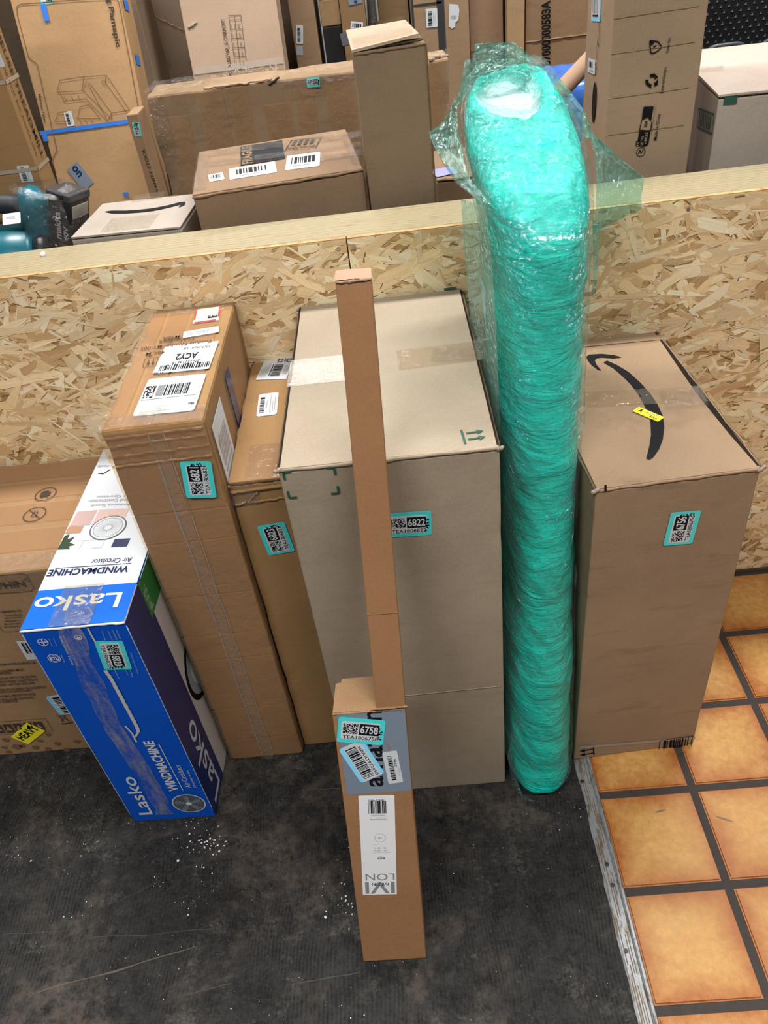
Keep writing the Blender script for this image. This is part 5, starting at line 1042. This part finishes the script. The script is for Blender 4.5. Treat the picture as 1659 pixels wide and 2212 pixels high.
for P in [[(410, 660), (430, 575), (600, 550), (590, 650), (410, 660)], [(600, 550), (765, 540), (930, 790), (800, 810), (800, 850), (600, 650)], [(430, 665), (460, 725), (610, 710)], [(640, 590), (800, 810)], [(620, 580), (600, 650)], [(630, 600), (770, 860)], [(760, 545), (755, 590), (905, 800)], [(610, 700), (770, 870)], [(770, 870), (800, 820)],
          [(395, 870), (420, 805), (480, 800)], [(555, 850), (575, 765), (640, 750), (720, 850), (555, 850)], [(460, 690), (480, 725)], [(510, 690), (530, 720)], [(560, 680), (575, 715)], [(570, 860), (590, 890)], [(610, 860), (630, 885)], [(650, 858), (670, 880)], [(395, 870), (480, 868)]]:
    a.path(fq, toq(P), 0.0014, BROWNINK)
a.ring(fq, toq([(745, 590)])[0], 0.006, 0.001, BROWNINK); a.flush(PM.e, 'printed_line_drawing')
for i, (ll, lr, ul) in enumerate([((290, 970), (935, 885), (285, 940)), ((315, 1015), (350, 1010), (295, 955)), ((320, 155), (358, 150), (305, 30)), ((885, 1405), (925, 1400), (885, 1380))]):
    patch('blue_tape', PM.frame('front', z1(*ll), z1(*lr), z1(*ul)), BLUETAPE, 10, 3, 0.0006, 0.0007+0.0005*i, i)
for i, zz in enumerate((1.49, 1.41, 1.28)): patch('blue_tape', PM.mframe('right', 0.03, zz-0.025, 0.07, zz), BLUETAPE, 4, 4, 0.0005, 0.0007, i)
fr = PM.frame('front', z1(610, 1380), z1(660, 1350), z1(475, 1225)); fr = Frame(PM.hit('front', z1(480, 1220)), PM.hit('front', z1(600, 1370)), PM.hit('front', z1(575, 1185)), Vector((0, -1, 0)), PM.e); p = plate('grey_label', fr, SLATE, lift=0.0008); a = Art(); a.text(fr, 'on', NAVY, 0.05, 0.35, 0.5, 0.75, 0.0012, 0.02); a.flush(p, 'lettering')
p, q = ship_label(PM, 'front', z1(482, 908), z1(538, 900), z1(475, 800), 3, 'barsv'); tea_sticker(PM, 'front', z1(296, 35), z1(386, 25), z1(290, -25), '6702', 41, code=False)
patch('tape_strip', PM.mframe('front', 0.20, PM.h-0.05, 0.26, PM.h), TAPEW, 6, 6, 0.003, 0.001, 5)
# carton with printed side text at the far end
TM = bbox('tall brown carton with vertical lettering, strapped, behind the blower', -1.385, 2.035, 0.53, 0.085, 1.56, K_KRAFT, seed=68, wear=0.4)
a = Art(); fr = Frame(TM.hit('right', (0, 12)), TM.hit('right', (66, 246)), TM.hit('right', (14, 12)), Vector((1, 0, 0)), TM.e)
fr = Frame(Vector((TM.w, 0.048, 1.47)), Vector((TM.w, 0.048, 1.115)), Vector((TM.w, 0.064, 1.47)), Vector((1, 0, 0)), TM.e); a.text(fr, 'NORMEUSE TREADMILL', GREYINK, bold=0.02)
fr = Frame(Vector((TM.w, 0.015, 1.45)), Vector((TM.w, 0.015, 1.13)), Vector((TM.w, 0.028, 1.45)), Vector((1, 0, 0)), TM.e); a.text(fr, 'foldable walking unit for home use', GREYINK); a.flush(TM.e, 'printed_text')
for zz in (1.43, 1.29, 1.10):
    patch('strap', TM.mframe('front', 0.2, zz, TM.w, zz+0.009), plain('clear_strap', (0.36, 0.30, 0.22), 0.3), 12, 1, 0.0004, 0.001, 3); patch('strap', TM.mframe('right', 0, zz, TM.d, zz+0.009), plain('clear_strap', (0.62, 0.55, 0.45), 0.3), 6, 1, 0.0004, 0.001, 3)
ship_label(TM, 'front', z1(158, 1308), z1(245, 1302), z1(122, 1190), 5, 'barsv'); ship_label(TM, 'front', z1(-45, 490), z1(38, 475), z1(-60, 360), 6, 'tiny')
# back rows
CP = bbox('big plain carton printed with carport model text, leaning back', -0.575, 2.463, 0.290, 0.115, 1.60, (0.350, 0.251, 0.178), seed=69, lean=0.25, z0=0.03, wear=0.15)
a = Art(); fr = Frame(CP.hit('front', z2(412, 545)), CP.hit('front', z2(352, 130)), CP.hit('front', z2(382, 548)), Vector((0, -1, 0)), CP.e); a.text(fr, 'PG  XLBGY6R_E CARPORT', GREYINK, bold=0.01)
fq = CP.mframe('front', 0, 0, 1, 1); toq = lambda P: [(q.x, q.z) for q in (CP.hit('front', z2(*p)) for p in P)]
for P in [[(378, 112), (465, 108), (515, 525)], [(378, 112), (432, 535)], [(420, 111), (470, 530)]]: a.path(fq, toq(P), 0.0011, GREYINK)
for k in range(6): a.path(fq, toq([(382+8*k, 145+66*k), (468+8*k, 140+66*k)]), 0.0011, GREYINK)
for k in range(5):
    for j, t in enumerate(('QTY', 'G.W.', 'SIZE')): fr = Frame(CP.hit('front', z2(405+9*k+26*j, 205+66*k)), CP.hit('front', z2(401+9*k+26*j, 170+66*k)), CP.hit('front', z2(395+9*k+26*j, 206+66*k)), Vector((0, -1, 0)), CP.e); a.text(fr, t, GREYINK)
a.flush(CP.e, 'printed_text')
zt_ = CP.hit('front', z2(450, 470)).z; patch('tape_strip', CP.mframe('front', 0.005, zt_-0.01, CP.w-0.005, zt_+0.008), plain('pale_worn_fold', (0.36, 0.29, 0.23), 0.5), 30, 3, 0.0012, 0.0005, 7); patch('tape_strip', CP.mframe('front', 0.005, zt_-0.05, CP.w-0.005, zt_-0.008), TAPE, 30, 4, 0.002, 0.0006, 8)
crease(CP.e, CP.hit('front', z2(88, 200)), CP.hit('front', z2(150, 158)), 0.004, TORN, 3, 'dent', 0.004, 8)
Q0 = bbox('added filler carton, coloured dark for the shade beside the leaning dressing-table carton', -1.60, 2.80, 0.85, 0.2, 1.7, (0.066, 0.046, 0.030), seed=99)  # filler added behind; its dark colour stands in for the shadowed gap
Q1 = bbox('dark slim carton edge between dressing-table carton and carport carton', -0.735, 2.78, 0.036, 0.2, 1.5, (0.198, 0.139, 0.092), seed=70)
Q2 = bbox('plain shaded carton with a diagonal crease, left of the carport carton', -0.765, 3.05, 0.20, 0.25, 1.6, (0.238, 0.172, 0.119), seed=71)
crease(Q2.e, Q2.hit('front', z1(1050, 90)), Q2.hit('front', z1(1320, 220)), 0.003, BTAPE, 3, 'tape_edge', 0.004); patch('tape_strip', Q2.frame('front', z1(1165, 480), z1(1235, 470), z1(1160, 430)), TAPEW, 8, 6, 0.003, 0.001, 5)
Q3b = bbox('added filler carton, coloured dark for the shaded side of the carport carton', -0.44, 3.12, 0.165, 0.25, 1.62, (0.075, 0.05, 0.032), seed=98)  # added filler, painted dark in place of the carport carton's shaded side
Q3 = bbox('narrow carton with white label standing upright beside the carport carton', -0.271, 3.0, 0.083, 0.25, 1.6, (0.251, 0.165, 0.099), seed=72)
ship_label(Q3, 'front', z2(862, 312), z2(912, 315), z2(848, 178), 7, 'barsv'); ship_label(Q3, 'front', z2(865, 395), z2(912, 395), z2(862, 330), 8, 'none') if False else plate('grey_label', Q3.frame('front', z2(865, 395), z2(912, 395), z2(862, 330)), plain('faded_blue_label', (0.32, 0.33, 0.36), 0.5))
Q4 = bbox('plain black carton under a small tan one', -0.172, 3.02, 0.064, 0.22, 1.193, (0.022, 0.021, 0.022), seed=73, wear=0.1)
Q5 = bbox('small tan carton stacked on the black carton', -0.174, 3.03, 0.066, 0.2, 0.075, (0.330, 0.218, 0.112), seed=74, z0=1.194)
Q5b = bbox('white lid of a flat box lying on the small tan carton', -0.176, 3.03, 0.068, 0.2, 0.012, (0.462, 0.436, 0.422), seed=75, z0=1.2695, wear=0.1, crush=0)
Q6 = bbox('dark brown carton with white label and grey tape, right of the black carton', -0.106, 2.98, 0.082, 0.25, 1.6, (0.198, 0.119, 0.059), seed=76)
ship_label(Q6, 'front', z2(1250, 215), z2(1338, 225), z2(1250, 150), 9, 'tiny'); p = plate('grey_label', Q6.frame('front', z2(1195, 330), z2(1335, 290), z2(1200, 235)), plain('dark_slate_label', (0.10, 0.11, 0.13), 0.45)); q = plate('grey_label', Q6.frame('front', z2(1240, 40), z2(1335, 20), z2(1235, -10)), SLATE)
a = Art(); a.text(Q6.frame('front', z2(1275, 22), z2(1300, 20), z2(1272, 2)), 'S', NAVY, bold=0.03); a.flush(q, 'lettering')
BK = thing('black_bundle', 'glossy black plastic-wrapped slim bundle between two brown cartons', 'bundle', Matrix.Translation((-0.004, 3.02, 0)))
obj('wrap', tube_mesh('wrap', [(0.002*math.sin(i*2.1), 0, 0.002+1.5*i/30) for i in range(31)], [0.0155+0.002*math.sin(i*1.7) for i in range(31)], 14), BLACKP, BK, True)
obj('film', tube_mesh('film', [(0.002*math.sin(i*2.1), 0, 0.004+1.49*i/30) for i in range(31)], [0.0175+0.002*math.sin(i*1.9) for i in range(31)], 14, False), TAPEW, BK, True)
Q7 = bbox('open brown carton corner behind the tall narrow carton', 0.0185, 3.1, 0.10, 0.25, 1.6, (0.277, 0.185, 0.096), seed=77)
patch('pale_flap', Q7.frame('front', z2(1440, 190), z2(1640, 150), z2(1440, 150)), cardboard((0.330, 0.238, 0.132)), 6, 3, 0.001, 0.0008, 2)  # flap a little lighter than the carton body
Q8 = bbox('brown carton with a black vertical band and two torn labels', 0.124, 3.0, 0.188, 0.25, 1.6, (0.264, 0.175, 0.102), seed=78)
plate('black_band', Q8.mframe('front', 0.084, 0.3, 0.108, 1.59), plain('black_strap', (0.025, 0.026, 0.03), 0.5)); plate('black_band', Q8.mframe('front', 0.001, 0.3, 0.008, 1.59), plain('black_strap', (0.025, 0.026, 0.03), 0.5)); plate('black_band', Q8.mframe('front', 0.008, 1.221, 0.10, 1.227), plain('black_strap', (0.025, 0.026, 0.03), 0.5))
ship_label(Q8, 'front', z3(268, 200), z3(350, 192), z3(262, 65), 11, 'barsv')
fr = Q8.frame('front', z3(425, 205), z3(495, 205), z3(412, 28)); plate('torn_label', fr, WHITE, outline=[(0.05, 0.1), (0.35, 0.0), (0.7, 0.06), (0.72, 0.25), (1.0, 0.35), (1.05, 0.75), (0.9, 0.97), (0, 1)]); a = Art(); a.bars(fr, 0.2, 0.4, 0.8, 0.55, GREY, 4, 20); a.flush(Q8.e, 'label_print')
Q9 = bbox('plain dark brown carton right of the black-banded one', 0.314, 3.02, 0.113, 0.25, 1.6, (0.224, 0.139, 0.083), seed=79)
crease(Q9.e, (0.002, -0.001, 1.07), (0.11, -0.001, 1.085), 0.0015, Q9.mat, 3, 'fold_line', 0.001)
Q10 = bbox('slim light tan carton beside the carton with long number', 0.433, 2.98, 0.058, 0.25, 1.6, (0.304, 0.198, 0.106), seed=80)
Q11 = bbox('brown carton with a long black number printed vertically', 0.495, 2.99, 0.27, 0.3, 1.6, (0.218, 0.135, 0.076), seed=81)
a = Art(); fr = Frame(Q11.hit('front', z3(1160, 490)), Q11.hit('front', z3(1160, 0)), Q11.hit('front', z3(1095, 490)), Vector((0, -1, 0)), Q11.e); a.text(fr, '187000000583A', INK, bold=0.03); a.flush(Q11.e, 'printed_text')
crease(Q11.e, Q11.hit('front', z3(975, 305)), Q11.hit('front', z3(1430, 245)), 0.0025, Q11.mat, 3, 'fold_line', 0.001)
# low cartons and the blue bundle glimpsed beside the roll
LO = bbox('low tan carton with violet tape seen between tall carton and roll', 0.112, 1.96, 0.30, 0.25, 0.988, K_TAN, seed=82, top_gap=True)
vt = LO.frame('top', z3(345, 1275), z3(500, 1245), z3(345, 1215)); patch('violet_tape', vt, plain('violet_tape_film', (0.33, 0.33, 0.62), 0.25), 12, 4, 0.002, 0.0008, 3)
crease(LO.e, (0, 0, LO.h-0.003), (LO.w, 0, LO.h-0.003), 0.003, DARKGAP, 3, 'raw_edge', 0.002)
BL = bbox('carton under crumpled blue plastic behind the roll', 0.452, 2.42, 0.2, 0.25, 1.06, K_BACK, seed=83)
V = []; F = []; n = 24
for j in range(n+1):
    for i in range(n+1):
        u, v = i/n, j/n; q = Vector((u*5, v*5, 2)); zz = 1.062+0.012*abs(noise.noise(q))+0.006*abs(noise.noise(q*3))
        if v < 0.45: y = -0.008-0.01*abs(noise.noise(q*2)); zz = 0.80+(zz-0.80)*(v/0.45)
        else: y = 0.25*(v-0.45)/0.55
        V.append((-0.002+u*0.204, y, zz))
for j in range(n):
    for i in range(n): a0 = j*(n+1)+i; F.append((a0, a0+1, a0+n+2, a0+n+1))
obj('blue_plastic_sheet', mesh('blue_plastic_sheet', V, F), plain('blue_polythene', (0.045, 0.16, 0.55), 0.25, 0.5, 0.2, 0, 0.4), BL.e, True)
TU = thing('cardboard_tube', 'slanting tan cardboard tube poking out behind the tall printed carton', 'tube', Matrix())
ta, tb = onY((1208, 200), 2.20), onY((1290, 112), 2.28); dr = (tb-ta); obj('tube_wall', tube_mesh('tube_wall', [ta-dr*0.2, ta, tb, tb+dr*1.2], [0.022]*4, 24), cardboard((0.330, 0.218, 0.145), wear=0.1), TU, True)
obj('tube_stand', tube_mesh('tube_stand', [Vector((ta.x, ta.y, 0.001)), ta-dr*0.15], [0.016, 0.016], 16), cardboard((0.290, 0.191, 0.125), wear=0.1), TU, True)
# tall carton with printed symbols
LE = bbox('tall brown carton printed with recycling and keep-dry symbols', 0.4575, 1.75, 0.181, 0.215, 1.56, (0.290, 0.208, 0.139), seed=84, wear=0.3)
a = Art()
def vtext(t, ll, lr, ul, bold=0.0, m=INK): a.text(Frame(LE.hit('front', z4(*ll)), LE.hit('front', z4(*lr)), LE.hit('front', z4(*ul)), Vector((0, -1, 0)), LE.e), t, m, bold=bold)
vtext('Keep dry', (885, 408), (903, 292), (862, 406), 0.012); vtext('Low-emission', (838, 722), (868, 525), (815, 720), 0.012); vtext('Made in China', (790, 1092), (820, 888), (765, 1090), 0.012)
fq = LE.mframe('front', 0, 0, 1, 1); toq = lambda P: [(q.x, q.z) for q in (LE.hit('front', z4(*p)) for p in P)]
a.path(fq, toq([(735, 318), (760, 318), (800, 325), (828, 365), (800, 395), (765, 415), (742, 412), (738, 370), (735, 318)]), 0.0022, INK); a.poly(fq, toq([(735, 320), (770, 330), (758, 350), (738, 350)]), INK); a.poly(fq, toq([(760, 360), (790, 350), (785, 362), (765, 372)]), INK)
for P in [[(735, 580), (770, 572), (800, 600), (775, 620), (765, 600), (740, 605)], [(800, 610), (800, 660), (770, 675), (768, 645), (780, 640)], [(745, 690), (705, 660), (698, 625), (725, 620), (725, 645), (750, 660)]]: a.poly(fq, toq(P), INK)
a.poly(fq, toq([(655, 1015), (742, 1020), (725, 1125), (700, 1142), (625, 1140), (628, 1100), (640, 1100)]), INK); a.poly(fq, toq([(690, 832), (765, 830), (745, 945), (715, 915), (672, 940), (680, 860)]), INK); a.path(fq, toq([(672, 940), (655, 1015), (742, 1020), (752, 945)]), 0.0016, INK)
vtext('FR', (650, 1135), (652, 1105), (632, 1134), m=LE.mat); vtext('FILM', (715, 985), (718, 945), (692, 984), 0.02); vtext('+ FACILE', (712, 1120), (720, 1030), (690, 1118), 0.02, LE.mat); vtext('LE TRI', (680, 1130), (686, 1065), (662, 1128), 0.01, LE.mat); vtext('separez les elements avant de trier', (752, 1050), (782, 830), (744, 1048))
c1 = LE.hit('front', z4(665, 1185)); fz = Frame(c1-Vector((.01, 0, .01)), c1+Vector((.01, 0, -.01)), c1+Vector((-.01, 0, .01)), Vector((0, -1, 0)), LE.e); a.ring(fz, (0.5, 0.5), 0.0095, 0.0013, INK); a.path(fz, [(0.25, 0.3), (0.4, 0.7), (0.55, 0.35), (0.75, 0.75)], 0.0016, INK)
a.flush(LE.e, 'printed_symbol')
a = Art(); fl_ = LE.face('left'); hl = lambda p: LE.hit('left', z4(*p))
fr = Frame(hl((300, 880)), hl((318, 725)), hl((284, 880)), Vector((-1, 0, 0)), LE.e); cc = hl((303, 800)); fz = Frame(cc+Vector((0, .02, -.02)), cc+Vector((0, -.02, -.02)), cc+Vector((0, .02, .02)), Vector((-1, 0, 0)), LE.e)
ov = [(0.5+0.42*math.cos(t), 0.5+1.0*math.sin(t)) for t in [2*math.pi*i/24 for i in range(24)]]; a.poly(fz, ov, INK); a.path(fz, [(0.4, 1.9), (0.7, 2.2), (0.3, 2.3), (0.6, 2.7), (0.35, 2.9), (0.5, 3.4), (0.8, 3.2), (0.75, 4.2), (0.5, 3.9), (0.55, 3.2)], 0.0016, INK); a.flush(LE.e, 'printed_logo')
fr = Frame(hl((252, 560)), hl((308, 585)), hl((262, 452)), Vector((-1, 0, 0)), LE.e); p = plate('barcode_label', fr, WHITE, r=0.08); a = Art(); a.bars(fr, 0.2, 0.4, 0.8, 0.8, INK, 3, 16); a.rect(fr, 0.3, 0.15, 0.75, 0.25, GREY); a.flush(p, 'print')
fr = Frame(hl((280, 165)), hl((350, 168)), hl((290, -20)), Vector((-1, 0, 0)), LE.e); p = plate('barcode_label', fr, SKYB, r=0.06); plate('white_panel', fr, WHITE, outline=[(0.05, 0.16), (0.95, 0.16), (0.95, 1), (0.05, 1)], lift=0.0011, thick=0.0003, parent=p); a = Art(); a.bars(fr, 0.15, 0.35, 0.85, 0.95, GREY, 3, 20, 0.0016); a.rect(fr, 0.2, 0.2, 0.8, 0.28, INK, 0.0016); a.flush(p, 'print')
for zz in (1.10, 1.17, 1.25, 1.31): crease(LE.e, (0.0, -0.0008, zz), (LE.w*0.9, -0.0008, zz+0.003), 0.0006, LE.mat, int(zz*100), 'fold_line', 0.0008)
# pale carton with dark green mark at the frame's right
RB2 = bbox('pale carton with open lid edge and dark green mark, beside the tall printed carton', 0.690, 1.765, 0.42, 0.345, 1.147, K_PALE, seed=85, yaw=-0.09, wear=0.15, top_gap=True)
V = [Vector(v) for v in ((-0.002, -0.003, RB2.h+0.002), (RB2.w, -0.003, RB2.h+0.002), (RB2.w, RB2.d, RB2.h+0.022), (-0.014, RB2.d, RB2.h+0.022))]
obj('lid_flap', mesh('lid_flap', V+[v-Vector((0, 0, 0.004)) for v in V], [(0, 1, 2, 3), (7, 6, 5, 4), (0, 4, 5, 1), (1, 5, 6, 2), (2, 6, 7, 3), (3, 7, 4, 0)]), cardboard((0.409, 0.343, 0.290), wear=0.1), RB2.e)
a = Art(); a.rect(RB2.frame('front', z4(1308, 822), z4(1412, 812), z4(1308, 742)), 0, 0, 1, 1, GREENINK); hl = lambda p: RB2.hit('left', z4(*p))
fr = Frame(hl((1105, 990)), hl((1222, 1045)), hl((1118, 845)), Vector((-1, 0, 0)), RB2.e); a.path(fr, [(0, 0), (1, 0), (1, 1), (0, 1), (0, 0)], 0.003, GREENINK)
for k in range(8): a.rect(fr, 0.1+0.1*k, 0.12, 0.15+0.1*k, 0.88, GREENINK)
a.flush(RB2.e, 'printed_mark')
fr = RB2.frame('top', z4(1110, 612), z4(1310, 598), z4(1130, 580)); fr.o.z += 0.012; patch('tape_strip', fr, TAPEW, 12, 4, 0.001, 0.004, 3)
# black textured plastic case with louvred vents
DK = thing('plastic_case', 'black dimpled plastic case with louvred vents behind the pale carton', 'case', Matrix.Translation((0.86, 2.45, 0)))
bevel(obj('shell', box_mesh('shell', 0, 0.9, 0, 0.3, 0.001, 1.6), BLACKP, DK), 0.02, 3)
V = []; F = []
for j in range(60):
    for i in range(40):
        x, z_ = 0.012+0.022*i+0.011*(j % 2), 0.75+0.0135*j; k = len(V)
        if 0.05 < x < 0.30 and z_ < 1.10: continue
        V += [(x-0.005, -0.0005, z_), (x, -0.0005, z_-0.006), (x+0.005, -0.0005, z_), (x, -0.0005, z_+0.006), (x, -0.005, z_)]; F += [(k, k+1, k+4), (k+1, k+2, k+4), (k+2, k+3, k+4), (k+3, k, k+4)]
dm = obj('dimple_relief', mesh('dimple_relief', V, F), plain('satin_black', (0.014, 0.014, 0.018), 0.45), DK); dm['kind'] = 'stuff'
for cx in (0.095, 0.245):
    fr_o = tube_mesh('vent_frame', [(cx+0.055*math.copysign(abs(math.cos(t))**0.4, math.cos(t)), -0.006, 1.03+0.075*math.copysign(abs(math.sin(t))**0.4, math.sin(t))) for t in [2*math.pi*i/32 for i in range(33)]], [0.007]*33, 8, False)
    vf = obj('vent', fr_o, plain('dark_slate_plastic', (0.035, 0.045, 0.05), 0.35), DK, True)
    for k in range(7): bevel(obj('slat', box_mesh('slat', cx-0.045, cx+0.045, -0.014, 0.0, 0.97+0.0185*k, 0.978+0.0185*k), plain('dark_slate_plastic', (0.035, 0.045, 0.05), 0.35), vf), 0.002)
# cordless blower wrapped in clear film
TEALP = plain('teal_tool_plastic', (0.0, 0.105, 0.145), 0.3, 0.5, 0.1)
BW = thing('leaf_blower', 'teal cordless blower with black battery, partly wrapped in clear film', 'blower', Matrix())
def lathe_x(name, prof, cy, cz, seg=32):
    return tube_mesh(name, [(x, cy, cz) for x, r_ in prof], [r_ for x, r_ in prof], seg)
cy = 1.93; cz = 0.911
obj('motor_housing', lathe_x('motor_housing', [(-1.256, 0.054), (-1.213, 0.084), (-1.083, 0.097), (-0.931, 0.101), (-0.883, 0.095), (-0.866, 0.081)], cy, cz), TEALP, BW, True)
obj('end_cap', lathe_x('end_cap', [(-0.869, 0.084), (-0.850, 0.087), (-0.834, 0.076), (-0.828, 0.032)], cy, cz), BLACKP, BW, True)
obj('handle', tube_mesh('handle', [(-1.213, cy, 0.973), (-1.170, cy, 1.033), (-1.083, cy, 1.069), (-0.975, cy, 1.069), (-0.904, cy, 1.058), (-0.856, cy, 1.044)], [0.0217, 0.0217, 0.0211, 0.0211, 0.0227, 0.0260], 20), plain('black_rubber_grip', (0.02, 0.024, 0.028), 0.55, 0.4, 0.1, 0, 0.1), BW, True)
obj('neck', tube_mesh('neck', [(-0.866, cy, 0.941), (-0.861, cy, 0.995), (-0.852, cy, 1.049), (-0.845, cy, 1.076), (-0.836, cy, 1.089)], [0.0433, 0.0357, 0.0368, 0.0325, 0.0130], 22), TEALP, BW, True)
bt = bpy.data.objects.new('battery_pivot', None)
Mb = Matrix.Translation((-0.775, cy-0.005, 1.017)) @ Matrix.Rotation(0.30, 4, 'Y') @ Matrix.Rotation(-0.35, 4, 'Z')
def mb(name, dims, off, mat, par, bw=0.006):
    me = box_mesh(name, -dims[0]/2, dims[0]/2, -dims[1]/2, dims[1]/2, -dims[2]/2, dims[2]/2); me.transform(Mb @ Matrix.Translation(off)); o = obj(name, me, mat, par); bevel(o, bw, 3); return o
bpy.data.objects.remove(bt)
ba = mb('battery', (0.060, 0.078, 0.115), (0, 0, 0), BLACKP, BW); mb('battery_cap', (0.066, 0.082, 0.022), (0.0, 0, 0.055), plain('dark_grey_plastic', (0.035, 0.037, 0.042), 0.4), ba); mb('battery_label', (0.004, 0.06, 0.03), (0.030, 0, 0.022), plain('pale_sticker_film', (0.32, 0.29, 0.25), 0.3), ba, 0.001)
mb('release_button', (0.03, 0.03, 0.012), (0, -0.03, 0.058), BLACKP, ba, 0.003)
a = Art(); o4 = Mb @ Vector((0, 0, 0)); ex = (Mb.to_3x3() @ Vector((0, 0, 1))); ey = (Mb.to_3x3() @ Vector((-1, 0, 0))); nn = (Mb.to_3x3() @ Vector((0, -1, 0)))
fr = Frame(o4+nn*0.0395-ex*0.045-ey*0.005, o4+nn*0.0395+ex*0.02-ey*0.005, o4+nn*0.0395-ex*0.045+ey*0.012, nn, ba); a.text(fr, 'makita', GREY, bold=0.03)
fr = Frame(o4+nn*0.0395-ex*0.045-ey*0.024, o4+nn*0.0395-ex*0.01-ey*0.024, o4+nn*0.0395-ex*0.045-ey*0.011, nn, ba); a.text(fr, '40V', GREY, bold=0.03); a.flush(ba, 'lettering')
V = []; F = []
for j in range(21):
    for i in range(33):
        t, v = 2*math.pi*i/32, j/20; q = Vector((math.cos(t)*1.3, math.sin(t)*1.3, v*4)); r_ = 1+0.10*noise.noise(q*2)+0.05*noise.noise(q*6); taper = 0.72 if v > 0.95 else 1.0-0.12*abs(v-0.5)
        V.append((-0.814+0.080*r_*taper*math.cos(t), cy-0.004+0.060*r_*taper*math.sin(t), 0.935+0.160*v+0.012*noise.noise(q)-0.012*(math.cos(t))))
for j in range(20):
    for i in range(32): a0 = j*33+i; F.append((a0, a0+1, a0+34, a0+33))
obj('cling_film', mesh('cling_film', V, F), clear_tape('cling_film', (0.97, 0.97, 0.97), 0.03, 0.06, 1.0, 60, 1.6), BW, True)
pa, pb, pc = [onY(z1(*q), cy-0.075) for q in ((30, 1622), (158, 1605), (42, 1592))]; nv = Vector((0, -0.72, 0.69)); fr = Frame(pa, pb, pc+Vector((0, 0.02, 0.01)), nv, BW); p = plate('white_sticker', fr, WHITE, r=0.1, lift=0.006); a = Art(); a.text(fr, '4400582', GREY, 0.2, 0.45, 0.7, 0.7, 0.0065); a.flush(p, 'print')
